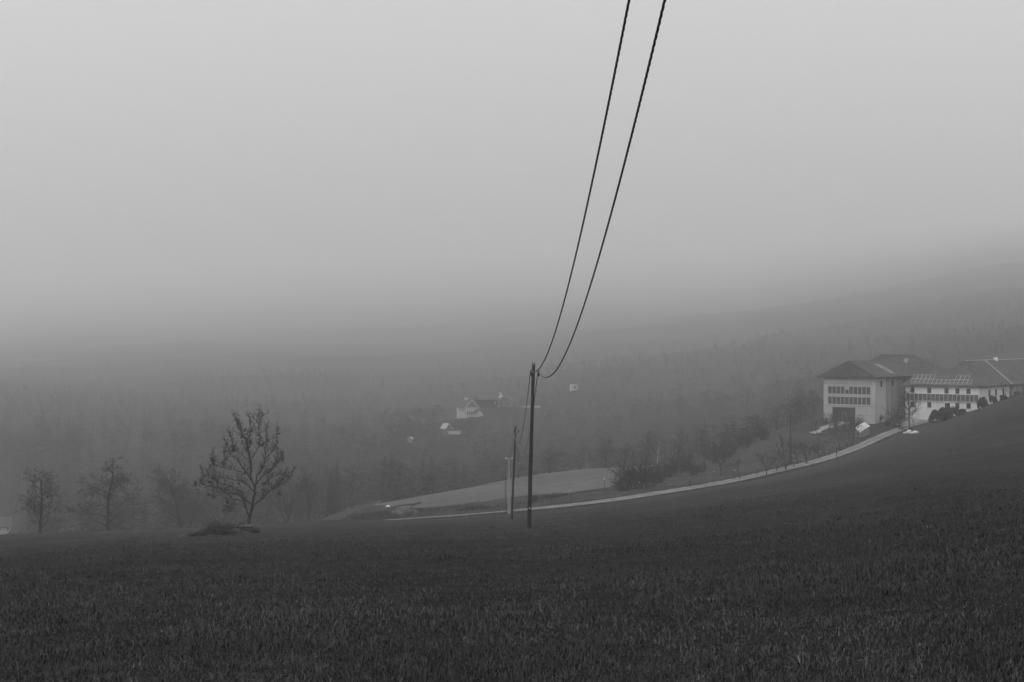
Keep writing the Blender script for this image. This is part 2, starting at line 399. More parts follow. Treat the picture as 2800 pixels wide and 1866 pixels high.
def patch(name, poly_px, lift, material, step=1.2, ragged=0.5, world_pts=None):
    """draped sheet inside an outline on the land"""
    P = np.array([tuple(hit(*p))[:2] if len(p) == 2 else tuple(near(p[0], p[2]))[:2] for p in poly_px]) if world_pts is None else np.array(world_pts)
    x0, y0 = P.min(0)-1; x1, y1 = P.max(0)+1
    gx = np.arange(x0, x1, step); gy = np.arange(y0, y1, step)
    X, Y = np.meshgrid(gx, gy)
    qx = X+ragged*3*vnoise(X/3, Y/3, 21)+ragged*1.2*vnoise(X/1, Y/1, 22); qy = Y+ragged*4*vnoise(X/3, Y/3, 23)
    ins = np.zeros(X.shape, bool); n = len(P)
    for i in range(n):
        (ax, ay), (bx, by) = P[i], P[(i+1) % n]
        c = (ay > qy) != (by > qy)
        ins ^= c & (qx < (bx-ax)*(qy-ay)/(by-ay+1e-12)+ax)
    Z = ground(X, Y)+lift
    ii = np.arange(X.size).reshape(X.shape)
    keep = ins[:-1, :-1] & ins[1:, :-1] & ins[:-1, 1:] & ins[1:, 1:]
    q = np.stack([ii[:-1, :-1], ii[:-1, 1:], ii[1:, 1:], ii[1:, :-1]], -1)[keep]
    used = np.unique(q); remap = np.zeros(X.size, np.int64); remap[used] = np.arange(len(used))
    V = np.stack([X, Y, Z], -1).reshape(-1, 3)[used]
    return link(name, np_mesh(name, V, remap[q], material, True))

# lane to the farm
LANE = [tuple(p[:2]) for p in LANE3[::14]]
LANE_S = smooth_path(LANE, 300)
tag(ribbon('lane_gravel', LANE, -1.35, 1.35, 0.13, M['gravel'], 700, 7), 'pale gravel lane curving up to the farm', None, None, 'structure')
for side in (-1, 1):
    o = ribbon('wheel_track', LANE, side*0.75-0.3, side*0.75+0.3, 0.165, M['gravel2'], 700, 4)
    tag(o, 'pale worn wheel track along the %s side of the gravel lane' % ('field' if side < 0 else 'orchard'), None, None, 'structure')

# pale stubble field beyond the lane, rough verge, yard
mead = patch('stubble_field', [(930,1400,256),(1000,1400,246),(1170,1395,236),(1330,1385,232),(1480,0,228),(1560,0,229),(1640,0,233),(1700,0,240),(1750,0,252),(1800,0,290),(1800,0,345),(1600,0,352),(1400,0,345),(1170,0,325),(1000,0,300),(920,0,285)], 0.16, M['meadow'], 1.5, 0.25)
tag(mead, 'pale mown field sloping up beyond the gravel lane', None, None, 'structure')
verge = patch('lane_verge', [(1560,1380),(1700,1362),(1830,1342),(2000,1311),(2120,1284),(2250,1250),(2330,1222),(2300,1190,312),(2150,0,318),(2000,0,312),(1850,0,290),(1760,0,262),(1640,0,246)], 0.10, M['verge'], 1.5, 0.6)
tag(verge, 'rough grass slope of the orchard above the lane', None, None, 'structure')
yard = patch('farm_yard', [(2205,1184),(2240,1170),(2262,1160),(2320,1152),(2345,1158),(2300,1166),(2262,1180),(2235,1190)], 0.15, M['yard'], 0.8, 0.5)
tag(yard, 'pale gravel yard before the barn', None, None, 'structure')
yard2 = patch('yard_path', [(2380,1156),(2420,1148),(2452,1150),(2490,1142),(2540,1142),(2540,1152),(2490,1168),(2455,1166),(2430,1160)], 0.19, M['yard'], 0.8, 0.4)
tag(yard2, 'pale gravel turning place before the white farmhouse', None, None, 'structure')

# ------------------------------------------------------------------ poles and cables
def pole(name, px, py_base, px_top, py_top, Y, r0, r1, label, material=None, hooks=True):
    b = near(px, Y); b.z = EYE-(py_base-CY)/F*Y
    b.z = min(b.z, gz(b.x, Y)+0.02)
    t = px3(px_top, py_top, Y)
    root = empty(name, b, 0, label, 'utility pole', 'wooden poles of the overhead line')
    d = t-b; n = 9
    rng = random.Random(int(Y))
    mb = MB()
    pts = [d*(k/n) for k in range(n+1)]
    pts = [Vector((0, 0, -0.4))]+pts[0:]
    pts = [p+Vector((rng.uniform(-.008, .008), 0, 0)) for p in pts]
    rs = [r0*1.06]+[r0+(r1-r0)*k/n for k in range(n+1)]
    mb.tube(pts, rs, 14); mb.build('shaft', material or M['pole'], root, True)
    return root, b, d
P1, b1, d1 = pole('utility_pole', 1446, 1450, 1459, 995, 68, 0.102, 0.078, 'nearest and tallest dark wooden utility pole standing in the grass field')
P2, b2, d2 = pole('utility_pole', 1399, 1420, 1410, 1165, 122, 0.10, 0.078, 'middle dark wooden utility pole, thinner, just left of the nearest pole')
P3, b3, d3 = pole('utility_pole', 1392, 1399, 1388, 1243, 200, 0.10, 0.08, 'pale grey concrete utility pole farthest down the line beside the lane', M['concrete'])
# pole 1 and 2: weathered cap, hook bolts
for P_, d_, r_ in ((P1, d1, .078), (P2, d2, .078)):
    MB().tube([d_*0.985, d_*1.0+Vector((0, 0, .03)), d_+Vector((0, 0, .06))], [r_+.012, r_+.012, r_*.6], 14).build('pole_cap', M['pole_top'], P_, True)
    for s, dx in ((-1, -.10), (1, .27)):
        top = d_*0.962
        hk = MB(); pts = [top, top+Vector((dx*.55, 0, 0)), top+Vector((dx*.95, 0, .0)), top+Vector((dx*1.05, 0, .05)), top+Vector((dx*.9, 0, .09)), top+Vector((dx*.8, 0, .06))]
        hk.tube(pts, .013, 6); h_ = hk.build('hook_bolt', M['metal'], P_, True)
        e = top+Vector((dx*.95, 0, -.02))
        MB().tube([e, e-Vector((0, 0, .06)), e-Vector((0, 0, .2)), e-Vector((0, 0, .3))], [.02, .045, .05, .02], 8).build('cable_clamp', M['cable'], h_, True)
MB().obox(d1*.128+Vector((-.03, -.115, 0)), (.07, 0, 0), (0, .02, 0), (0, 0, .09)).build('number_plate', M['metal'], P1)
# pole 3: a stout square concrete pole with crossarm
for ch in list(P3.children): bpy.data.objects.remove(ch)
mb = MB()
v = []
for z, w in ((-.4, .22), (0, .22), (8.0*.5, .19), (7.9, .14)):
    v += [(-w, -w*.7, z), (w, -w*.7, z), (w, w*.7, z), (-w, w*.7, z)]
fs = [(0, 3, 2, 1), (12, 13, 14, 15)]+[(4*i+k, 4*i+(k+1) % 4, 4*i+4+(k+1) % 4, 4*i+4+k) for i in range(3) for k in range(4)]
mb.poly(v, fs).build('shaft', M['concrete'], P3)
MB().box(-.45, .45, -.05, .05, 7.62, 7.74).build('crossarm', M['metal'], P3)
for x in (-.42, .42):
    MB().tube([(x, 0, 7.74), (x, 0, 7.8), (x, 0, 7.92), (x, 0, 7.98)], [.02, .06, .06, .03], 8).build('insulator', M['white'], P3, True)
MB().tube([(-.47, -.05, -.2), (-.49, -.05, 4), (-.5, -.05, 6.9)], .05, 6).build('cable_pipe', M['pole'], P3, True)

def cable(name, fn, n, r, strands, pitch, label, sides=5):
    """strands laid round each other along the curve fn(0..1)"""
    t = np.linspace(0, 1, n); C = np.array([fn(a) for a in t])
    T = np.gradient(C, axis=0); T /= np.linalg.norm(T, axis=1)[:, None]
    A = np.cross(T, [0, 0, 1.0]); A /= np.linalg.norm(A, axis=1)[:, None]; B = np.cross(A, T)
    s = np.concatenate([[0], np.cumsum(np.linalg.norm(np.diff(C, axis=0), axis=1))])
    V, Fs, base = [], [], 0
    for j in range(strands):
        ph = 2*math.pi*(s/pitch+j/strands)
        ce = C+(A*np.cos(ph)[:, None]+B*np.sin(ph)[:, None])*r*(0 if strands == 1 else .56)
        rr = r*(1 if strands == 1 else .5)
        ring = np.stack([ce+(A*math.cos(k)+B*math.sin(k))*rr for k in np.linspace(0, 2*math.pi, sides, endpoint=False)], 1)
        ii = base+np.arange(n*sides).reshape(n, sides); i2 = np.roll(ii, -1, 1)
        V.append(ring.reshape(-1, 3)); Fs.append(np.stack([ii[:-1], i2[:-1], i2[1:], ii[1:]], -1).reshape(-1, 4)); base += n*sides
    o = link(name, np_mesh(name, np.concatenate(V), np.concatenate(Fs), M['cable'], True))
    return tag(o, label, 'cable', 'twisted cables of the overhead line')
G_ = 0.0155
def near_span(x1, z1, a, b): return lambda q: (x1+G_*q*100, 68-q*100, z1+a*q*100+b*(q*100)**2)
cable('overhead_cable', near_span(.885, .2, -.0078, .00281), 1700, .021, 3, .62, 'left thick black twisted cable from the nearest pole rising out of the picture top')
cable('overhead_cable', near_span(1.235, .17, -.0372, .00317), 1700, .021, 3, .62, 'right thick black twisted cable from the nearest pole rising out of the picture top')
def sag_span(p, q, sag): return lambda t: tuple(p[i]+(q[i]-p[i])*t-(4*sag*t*(1-t) if i == 2 else 0) for i in range(3))
cable('overhead_cable', sag_span((.885, 68, .2), (.13, 122, -5.95), 2.25), 500, .018, 1, 1, 'left thin cable sagging between the nearest and the middle pole')
cable('overhead_cable', sag_span((1.235, 68, .17), (.45, 122, -6.05), 2.85), 500, .018, 1, 1, 'right thin cable sagging lower between the nearest and the middle pole')
cable('overhead_cable', sag_span((.13, 122, -5.95), (-1.0, 200, -14.5), 3.4), 300, .02, 1, 1, 'left thin cable from the middle pole down to the concrete pole')
cable('overhead_cable', sag_span((.45, 122, -6.05), (-.1, 200, -14.6), 4.0), 300, .02, 1, 1, 'right thin cable from the middle pole down to the concrete pole')

# ------------------------------------------------------------------ bare trees
def rot_about(v, axis, ang):
    from mathutils import Quaternion
    return Quaternion(axis, ang) @ v
def grow(rng, p, d, L, r, lvl, maxl, out, P):
    n = max(3, int(L/P.get('seg', .5))+1) if lvl < 2 else 3
    n = min(n, 9)
    pts = [p.copy()]; rs = [r]; dd = d.copy()
    for i in range(n):
        w = P['wander']*(0.6 if lvl == 0 else 1.0)
        dd = (dd+Vector((rng.gauss(0, w), rng.gauss(0, w), rng.gauss(0, w)+P['up'][min(lvl, 3)]))).normalized()
        p = p+dd*(L/n); pts.append(p); f = (i+1)/n
        rs.append(max(r*(1-f*(.62 if lvl == 0 else .8)), P.get('rmin', .006)))
    out.append((pts, rs, lvl))
    if lvl >= maxl: return
    k = P['kids'][min(lvl, len(P['kids'])-1)]
    k = max(2, int(k*rng.uniform(.8, 1.25)))
    st = P['start'][min(lvl, len(P['start'])-1)]
    az = rng.uniform(0, 6.28)
    for j in range(k):
        f = st+(1-st)*(j+rng.random()*.8)/k; f = min(f, .985)
        i = min(int(f*n), n-1); q = f*n-i
        bp = pts[i].lerp(pts[i+1], q); br = rs[i]+(rs[i+1]-rs[i])*q
        ax = (pts[i+1]-pts[i]).normalized()
        perp = ax.cross(Vector((.3, .5, .81))).normalized()
        az += 2.4+rng.gauss(0, .5)
        perp = rot_about(perp, ax, az)
        ang = rad(P['ang'][min(lvl, len(P['ang'])-1)])*rng.uniform(.75, 1.25)
        nd = (ax*math.cos(ang)+perp*math.sin(ang)).normalized()
        taper = (1-.55*(f-st)/(1-st+1e-6)) if lvl == 0 else (1-.4*f)
        nl = L*P['ratio'][min(lvl, len(P['ratio'])-1)]*taper*rng.uniform(.75, 1.25)
        grow(rng, bp, nd, nl, min(br*.72, r*P.get('thin', .55)), lvl+1, maxl, out, P)
def branches_mesh(name, brs, material):
    mb = MB()
    for pts, rs, lvl in brs: mb.tube(pts, rs, 9 if lvl == 0 else 5 if lvl == 1 else 3, cap=lvl < 1)
    return mb.mesh(name, material, True)
TREE_P = {
 'fruit': dict(wander=.16, up=[.05, .10, .10, .06], kids=[7, 6, 5, 4], start=[.30, .25, .2], ang=[52, 48, 45], ratio=[.85, .55, .5], trunk=.55, rmin=.020),
 'vase':  dict(wander=.13, up=[.05, .16, .16, .1], kids=[7, 6, 5, 4], start=[.22, .2, .15], ang=[48, 38, 36], ratio=[1.25, .55, .5], trunk=.42, rmin=.020),
 'tall':  dict(wander=.10, up=[.10, .08, .06, .02], kids=[22, 8, 6, 4], start=[.24, .2, .15], ang=[56, 46, 42], ratio=[.42, .5, .5], trunk=.95, rmin=.018, thin=.4),
 'droop': dict(wander=.17, up=[.06, .03, -.06, -.10], kids=[20, 8, 6, 4], start=[.24, .15, .1], ang=[58, 50, 45], ratio=[.5, .5, .5], trunk=.95, rmin=.016, thin=.27),
 'shrub': dict(wander=.14, up=[.04, .06, .05, .03], kids=[6, 6, 5], start=[.12, .15, .1], ang=[40, 42, 40], ratio=[.65, .6, .5], trunk=.8, rmin=.019),
}
TREES = {}
def tree_proto(key, kind, seed, H, r0, maxl=3, lean=0.0, tm=None):
    rng = random.Random(seed); out = []; P = TREE_P[kind]
    if kind == 'shrub':
        for j in range(13):
            a = rng.uniform(0, 6.28); t = rng.uniform(.1, .75)
            grow(rng, Vector((math.cos(a)*.25, math.sin(a)*.25, -.1)), Vector((math.cos(a)*t, math.sin(a)*t, 1)).normalized(), H*rng.uniform(.55, .9), r0, 1, maxl, out, P)
    else:
        grow(rng, Vector((0, 0, -.15)), Vector((lean, 0, 1)).normalized(), H*P['trunk'], r0, 0, maxl, out, P)
    top = max(max(p.z for p in b[0]) for b in out); k = H/top
    out = [([p*k for p in pts], rs, l) for pts, rs, l in out]
    TREES[key] = (branches_mesh('trunk', [b for b in out if b[2] < 2], tm or M['bark']), branches_mesh('crown', [b for b in out if b[2] >= 2], M['twig']), H)
def place_tree(key, name, loc, H, rz, label, group=None, cat='tree'):
    tm, cm, h0 = TREES[key]
    r = empty(name, loc, rz, label, cat, group); s = H/h0; r.scale = (s, s, s)
    link('trunk', tm, r); link('crown', cm, r)
    return r
tree_proto('fruit_a', 'fruit', 3, 4.2, .11); tree_proto('fruit_b', 'fruit', 8, 4.4, .10); tree_proto('vase_a', 'vase', 5, 4.2, .10)
tree_proto('vase_b', 'vase', 12, 5.0, .11); tree_proto('tall_a', 'tall', 4, 12, .24); tree_proto('tall_b', 'tall', 9, 14, .26)
tree_proto('droop_a', 'droop', 6, 11.5, .27, 4, .12); tree_proto('shrub_a', 'shrub', 2, 3.0, .035, 3); tree_proto('shrub_b', 'shrub', 7, 3.0, .03, 3)
tree_proto('birch_a', 'tall', 15, 11, .10, 3, 0, M['birch'])
tree_proto('vase_big', 'vase', 21, 9.0, .22)

# ---- the lone tree, main limbs laid out as they grow, twigs grown from them
TY = 110.0; tb = near(676, TY)
tb.z = min(tb.z+.05, px3(676, 1438, TY).z+.1)
lone = empty('lone_tree', tb, 0, 'bare lone tree with a few withered leaf clumps on the grassy mound at left', 'tree')
ZS = 0.00722
LIMBS = [
 ([(872,1398),(892,1300),(910,1240),(932,1140),(948,1020),(960,950)], .20, .085, 0),
 ([(886,1275),(860,1200),(830,1130),(808,1085),(800,1060)], .075, .05, .25),
 ([(805,1105),(700,1070),(620,1020),(560,970),(490,965),(400,960),(345,925),(325,895)], .05, .012, .35),
 ([(920,1140),(850,1075),(800,1015),(700,1005),(600,985),(500,955)], .07, .014, -.5),
 ([(800,1015),(700,940),(600,915),(520,850),(460,800)], .045, .012, -.25),
 ([(400,960),(470,940),(430,870),(385,825),(355,765)], .02, .008, .3),
 ([(560,975),(550,900),(500,790),(480,710),(465,640)], .03, .008, .5),
 ([(955,1140),(1030,1080),(1100,1000),(1170,950),(1240,930),(1300,880),(1345,770)], .075, .011, .35),
 ([(1100,1000),(1190,960),(1250,860),(1270,790)], .03, .01, .2),
 ([(948,1005),(900,930),(820,880),(690,845),(610,830)], .06, .012, -.6),
 ([(960,955),(900,870),(820,780),(740,680),(660,620),(612,540),(595,485)], .065, .009, .45),
 ([(955,960),(910,850),(920,740),(915,640),(890,560),(880,480),(850,400),(800,320),(785,250),(762,175)], .085, .009, -.15),
 ([(962,950),(965,830),(1005,800),(1042,740),(1045,640),(1040,560),(1062,470),(1050,380),(1052,290)], .07, .009, .3),
 ([(975,925),(1040,830),(1140,770),(1220,690),(1280,620),(1275,570)], .06, .010, -.45),
 ([(1045,660),(1110,600),(1160,550),(1172,450),(1190,315)], .035, .008, .3),
 ([(917,640),(985,545),(1005,460),(980,380),(976,280),(985,160)], .045, .008, .25),
 ([(905,600),(880,500),(912,400),(932,280),(928,180)], .04, .008, -.35),
 ([(870,650),(800,580),(745,545),(725,440),(720,345)], .035, .008, -.4),
 ([(820,785),(700,750),(620,720),(545,700),(532,575)], .035, .008, -.55),
 ([(835,1160),(740,1145),(690,1160),(650,1130),(630,1070)], .03, .008, .4),
 ([(745,1148),(705,1210),(645,1225)], .018, .008, .3),
 ([(620,1020),(560,1045),(490,1055)], .02, .008, .1),
 ([(1045,800),(1150,745),(1180,650),(1165,570)], .03, .008, .5),
 ([(990,960),(1060,900),(1110,870),(1200,815)], .03, .008, .6),
 ([(880,470),(800,400),(790,300),(745,245)], .025, .007, .15),
 ([(980,330),(1010,240),(1042,180)], .018, .007, .05),
 ([(690,700),(610,640),(600,560)], .02, .007, .3),
]
rngL = random.Random(11)
limbs, twigs = [], []
def lz(p, depth):
    x = (p[0]-872)*ZS; z = (1390-p[1])*ZS
    return Vector((x, depth, z))
for pts2, r0, r1, dk in LIMBS:
    n = len(pts2); x0 = pts2[0][0]; base_d = 0 if pts2[0][1] > 900 else dk*.5*abs(x0-930)*ZS
    run = 0; P3 = []
    for i, p in enumerate(pts2):
        if i: run += math.dist(p, pts2[i-1])*ZS
        P3.append(lz(p, base_d+dk*run))
    # resample with a little crookedness
    Q, RR = [], []
    for i in range(n-1):
        for k in range(3):
            f = k/3; q = P3[i].lerp(P3[i+1], f)
            jit = 0 if (i == 0 and k == 0) else .025
            Q.append(q+Vector((rngL.gauss(0, jit), rngL.gauss(0, jit), rngL.gauss(0, jit)))); RR.append(max((r0+(r1-r0)*((i+f)/(n-1))**.8)*.88, .013))
    Q.append(P3[-1]); RR.append(r1)
    limbs.append((Q, RR, 0 if r0 > .1 else 1))
    if r0 > .15: RR[0] = .29; RR[1] = .23; continue
    m = len(Q)
    length = run
    cnt = int(length*10)+4
    for j in range(cnt):
        f = .15+.85*(j+rngL.random())/cnt; f = min(f, .99); i = min(int(f*(m-1)), m-2); q = f*(m-1)-i
        bp = Q[i].lerp(Q[i+1], q); ax = (Q[i+1]-Q[i]).normalized()
        side = Vector((rngL.gauss(0, 1), rngL.gauss(0, 1), rngL.gauss(0, .6)+.35)).normalized()
        nd = (ax*.75+side*.85+Vector((0, 0, .35))).normalized()
        TP = dict(wander=.14, up=[.05, .05, .12, .10], kids=[4, 4, 3], start=[.2, .2, .2], ang=[45, 42, 40], ratio=[.5, .5, .5], rmin=.0075)
        grow(rngL, bp, nd, rngL.uniform(.3, 1.0)*(1.0-.3*f), .0135, 2, 4, twigs, TP)
branches_mesh_l = branches_mesh('trunk', limbs, M['bark'])
link('trunk', branches_mesh_l, lone); link('crown', branches_mesh('crown', twigs, M['twig']), lone)
CL = [(325,905,.34),(330,930,.25),(345,1000,.16),(450,1035,.15),(500,1058,.25),(645,1150,.30),(655,1180,.2),(490,690,.22),(485,735,.28),(600,720,.28),(740,540,.38),(720,555,.2),(1010,408,.28),(1050,465,.3),(1010,490,.25),(900,480,.3),(895,520,.2),(1180,390,.16),(1290,820,.3),(1215,1010,.25),(1110,890,.26),(1055,930,.32),(1040,985,.22),(470,860,.3),(545,885,.32),(490,900,.26),(1240,660,.2),(800,900,.28),(860,340,.2),(910,360,.22),(455,825,.18),(930,460,.22),(1105,990,.2),(1170,945,.2),(610,975,.25),(640,990,.2),(1130,790,.26),(1030,740,.16),(1080,465,.16),(620,660,.18),(390,920,.2),(830,470,.2),(800,420,.16),(1010,1065,.2),(1245,860,.22),(850,795,.18),(700,730,.18)]
lv, lf = [], []
rl = np.random.default_rng(4)
for x, y, s in CL:
    c = np.array(lz((x, y), rl.normal(0, .5)))
    for k in range(int(15*s/.25)):
        p = c+rl.normal(0, 1, 3)*[s*.42, s*.42, s*.5]; a = rl.normal(0, 1, 3); a /= np.linalg.norm(a); b = np.cross(a, rl.normal(0, 1, 3)); b /= np.linalg.norm(b)
        w = rl.uniform(.045, .08); h = rl.uniform(.09, .15); n0 = len(lv)
        lv += [p-a*w, p+b*h*.4, p+a*w, p-b*h-np.array([0, 0, .03])]; lf.append([n0, n0+1, n0+2, n0+3])
lo = link('withered_leaves', np_mesh('withered_leaves', np.array(lv), np.array(lf), M['leaf']), lone); lo['kind'] = 'stuff'

# ------------------------------------------------------------------ grass and weeds
def blades(name, X, Y, H, W, lean, tone, material, seed, base=None):
    """arching blades: H is the length of the blade, lean the angle of its tip from upright (radians)"""
    g = np.random.default_rng(seed); n = len(X)
    Z = ground(X, Y)-.01 if base is None else base
    a = g.uniform(0, 2*np.pi, n); la = a+np.pi/2+g.normal(0, .6, n)
    B = np.stack([X, Y, Z], -1); Wd = np.stack([np.cos(a)*W/2, np.sin(a)*W/2, np.zeros(n)], -1)
    dirx, diry = np.cos(la), np.sin(la)
    t0 = lean*.25; t1 = lean
    mid = B+np.stack([dirx*np.sin(t0)*H*.5, diry*np.sin(t0)*H*.5, np.cos(t0)*H*.5], -1)
    tip = mid+np.stack([dirx*np.sin(t1)*H*.5, diry*np.sin(t1)*H*.5, np.cos(t1)*H*.5], -1)
    V = np.stack([B-Wd, B+Wd, mid+Wd*.85, mid-Wd*.85, tip], 1).reshape(-1, 3)
    k = np.arange(n)[:, None]*5
    T = np.concatenate([k+[0, 1, 2], k+[0, 2, 3], k+[3, 2, 4]], 0)
    return link(name, np_mesh(name, V, T, material, False, np.repeat(tone, 5)))
g = np.random.default_rng(77)
NB = 345000
# more blades close by, fewer and broader far off
q = g.random(NB); a_ = -0.62; Y0, Y1 = 7.0, 215.0
Yb = (Y0**a_+(Y1**a_-Y0**a_)*q)**(1/a_)
Xb = g.uniform(-1, 1, NB)*(.40*Yb+4.5)
# blades gather in tufts
tuft = np.floor(g.random(NB)*90000).astype(int); ok_t = g.random(NB) < .6
tY = Yb[:90000][tuft]; tX = Xb[:90000][tuft]
Yb = np.where(ok_t, tY+g.normal(0, .05, NB)*(1+tY/40), Yb); Xb = np.where(ok_t, tX+g.normal(0, .05, NB)*(1+tY/40), Xb)
farf = np.clip((Yb-20)/60, 0, 1)
hn = vnoise(Xb/1.3, Yb/1.3, 31)+.8*vnoise(Xb/.45, Yb/.45, 32)+1.0*vnoise(Xb/5, Yb/5, 33)
Hb = (.078+.055*hn)*g.uniform(.55, 1.4, NB); Hb = np.clip(Hb, .025, .18)*(1-.2*farf)*(1-.5*np.clip((Yb-50)/100, 0, 1))
Wb = (.0055+.0045*g.random(NB))*np.clip(Yb/13, 1, 16)**.5
lean = np.clip(np.abs(g.normal(1.2, .65, NB)), .05, 2.4)
tone = (1+(g.uniform(.25, 1.75, NB)-1)*(1-.75*farf))*(1+(.8*vnoise(Xb/.55, Yb/.7, 35)+.7*vnoise(Xb/2.0, Yb/2.5, 36)+.6*vnoise(Xb/8, Yb/9, 37))*(1-.3*farf)+.4*vnoise(Xb/30, Yb/18, 38))
dry = g.random(NB) < .08*(1-farf*.7); tone = np.clip(tone, .15, 3)*(1+.15*np.clip((Yb-25)/90, 0, 1)); tone[dry] *= 2.8; br_ = (g.random(NB) < .004) & (Yb < 45); tone[br_] *= 5
lane_y = np.interp(Xb/Yb*F+CX, [p[0] for p in LANE_PX[:9]], [p[2] for p in LANE_PX[:9]], left=400, right=400)
kp = (Yb < lane_y-1.8)
nT = 4200; per = 24
qT = g.random(nT); tYc = (8**-.9+(75**-.9-8**-.9)*qT)**(1/-.9); tXc = g.uniform(-1, 1, nT)*(.40*tYc+4.5)
sel = vnoise(tXc/4, tYc/4, 41)+.6*vnoise(tXc/1.5, tYc/1.5, 42) > -.05; tYc = tYc[sel]; tXc = tXc[sel]; nT = len(tYc)
Lt = g.uniform(.07, .14, nT); tt = np.where(g.random(nT) < .6, g.uniform(.35, .8, nT), g.uniform(1.0, 1.7, nT))
def spread_(a): return np.repeat(a, per)
m_ = nT*per
xb2 = spread_(tXc)+g.normal(0, .07, m_)*(1+spread_(tYc)/60); yb2 = spread_(tYc)+g.normal(0, .07, m_)*(1+spread_(tYc)/60)
kp = np.concatenate([kp, np.ones(m_, bool)]); Xb = np.concatenate([Xb, xb2]); Yb = np.concatenate([Yb, yb2])
Hb = np.concatenate([Hb, spread_(Lt)*g.uniform(.6, 1.2, m_)]); Wb = np.concatenate([Wb, g.uniform(.005, .009, m_)*np.clip(yb2/14, 1, 2.0)])
lean = np.concatenate([lean, np.clip(np.abs(g.normal(1.1, .6, m_)), .05, 2.3)]); tone = np.concatenate([tone, spread_(tt)*g.uniform(.6, 1.4, m_)])
grass = blades('grass', Xb[kp], Yb[kp], Hb[kp], Wb[kp], lean[kp], tone[kp], M['blade'], 5)
tag(grass, 'dark short meadow grass covering the foreground field', 'grass', None, 'stuff')

def weeds(name, pts, H, W, tonev, seed, label, cat, material=None, kind='stuff'):
    g2 = np.random.default_rng(seed); X, Y = pts[:, 0], pts[:, 1]; n = len(X)
    o = blades(name, X, Y, H*g2.uniform(.5, 1.2, n), W*g2.uniform(.7, 1.3, n), np.clip(np.abs(g2.normal(.6, .5, n)), 0, 1.8), tonev*g2.uniform(.6, 1.5, n), material or M['weed'], seed)
    return tag(o, label, cat, None, kind)

# mound under the lone tree
def lump(name, outline_px, hgt, material, seed, label, cat, smooth_=True, step=.35, rough=.25):
    """heap of earth with an uneven skin inside an outline"""
    P = np.array(outline_px, float); c = P.mean(0)
    ang = np.linspace(0, 2*np.pi, 40, endpoint=False); rings = 9
    pa = np.arctan2(P[:, 1]-c[1], P[:, 0]-c[0]); pr = np.hypot(P[:, 0]-c[0], P[:, 1]-c[1]); o_ = np.argsort(pa); pa, pr = pa[o_], pr[o_]
    rr = np.interp(ang, np.concatenate([pa-2*np.pi, pa, pa+2*np.pi]), np.tile(pr, 3))
    V = []; 
    for k in range(rings+1):
        f = k/rings
        x = c[0]+np.cos(ang)*rr*f; y = c[1]+np.sin(ang)*rr*f
        hh = hgt*(1-f**2.2)+(1-f)*0+rough*hgt*(vnoise(x/.9, y/.9, seed)*2+vnoise(x/.35, y/.35, seed+1))*(1-f**4)
        V.append(np.stack([x, y, ground(x, y)+hh-(0.12 if k == rings else 0)], -1))
    V = np.array(V); ii = np.arange((rings+1)*40).reshape(rings+1, 40); i2 = np.roll(ii, -1, 1)
    qf = np.stack([ii[:-1], i2[:-1], i2[1:], ii[1:]], -1).reshape(-1, 4)
    o = link(name, np_mesh(name, V.reshape(-1, 3), qf[:, ::-1], material, smooth_))
    return tag(o, label, cat)
mc = near(612, 79)
mound = lump('grass_mound', [(mc.x-2.3, mc.y-1.5), (mc.x-1, mc.y-3.2), (mc.x+1.2, mc.y-3.0), (mc.x+1.75, mc.y+.5), (mc.x+1.3, mc.y+3.2), (mc.x-.6, mc.y+2.6), (mc.x-2.2, mc.y+1.2)], .40, M['soil'], 51, 'low dark weedy mound at the foot of the lone tree', 'mound', rough=.9)
th = np.random.default_rng(9); nW = 9000
aa = th.uniform(0, 6.28, nW); r_ = np.sqrt(th.random(nW))
wx = mc.x-.1+np.cos(aa)*r_*2.0; wy = mc.y+np.sin(aa)*r_*3.1
mbase = ground(wx, wy)+.22*(1-r_**2.2)
hw_ = (.26+.34*(vnoise(wx/.5, wy/.9, 52)+.5))*(1.15-.7*r_)*(.55+.55*np.clip((wx-mc.x+2)/3, 0, 1))
wo_ = blades('mound_weeds', wx, wy, hw_*th.uniform(.5, 1.4, nW), th.uniform(.008, .022, nW), np.clip(np.abs(th.normal(.6, .5, nW)), 0, 1.6), th.uniform(.3, 1.2, nW), M['weed'], 10, base=mbase)
tag(wo_, 'dark dead weeds on the mound under the lone tree', 'weeds', None, 'stuff')
plk = [(632, 689, 1440, 78.6, .05, 'long weathered plank lying across the mound at the lone tree'), (655, 694, 1438, 79.0, .03, 'short pale plank lying on top of the mound by the trunk'), (610, 650, 1442, 78.0, .0, 'dark plank half sunk in the weeds of the mound')]
for i, (xa, xb, py, Y, dz, lab) in enumerate(plk):
    A = px3(xa, py+2, Y); B = px3(xb, py-.5, Y+.6); dv = (B-A)
    o = MB().obox((0, 0, 0), dv, (0, .16, 0), (0, 0, .035)).build('plank', M['timber'] if i < 2 else M['timber_d'], None, False, A)
    tag(o, lab, 'plank', 'planks on the mound')

# rough edge of the far brow and weeds along the lane
bx = th.uniform(-.37, -.115, 5000); bY = th.uniform(140, 176, 5000)
weeds('brow_grass', np.stack([bx*bY, bY], -1), .20, .04, 1.3, 61, 'pale tufts of long grass along the left edge of the field', 'grass')
ids = th.integers(20, 290, 7000); lp = LANE_S[ids]; ln = np.gradient(LANE_S, axis=0)[ids]; ln /= np.linalg.norm(ln, axis=1)[:, None]
off = np.where(th.random(7000) < .62, th.uniform(1.5, 5.5, 7000), -th.uniform(1.45, 2.2, 7000))
vp = lp+np.stack([-ln[:, 1], ln[:, 0]], -1)*off[:, None]
weeds('lane_grass', vp, .26, .05, 1.2, 62, 'rough tufts of grass along both edges of the gravel lane', 'grass')
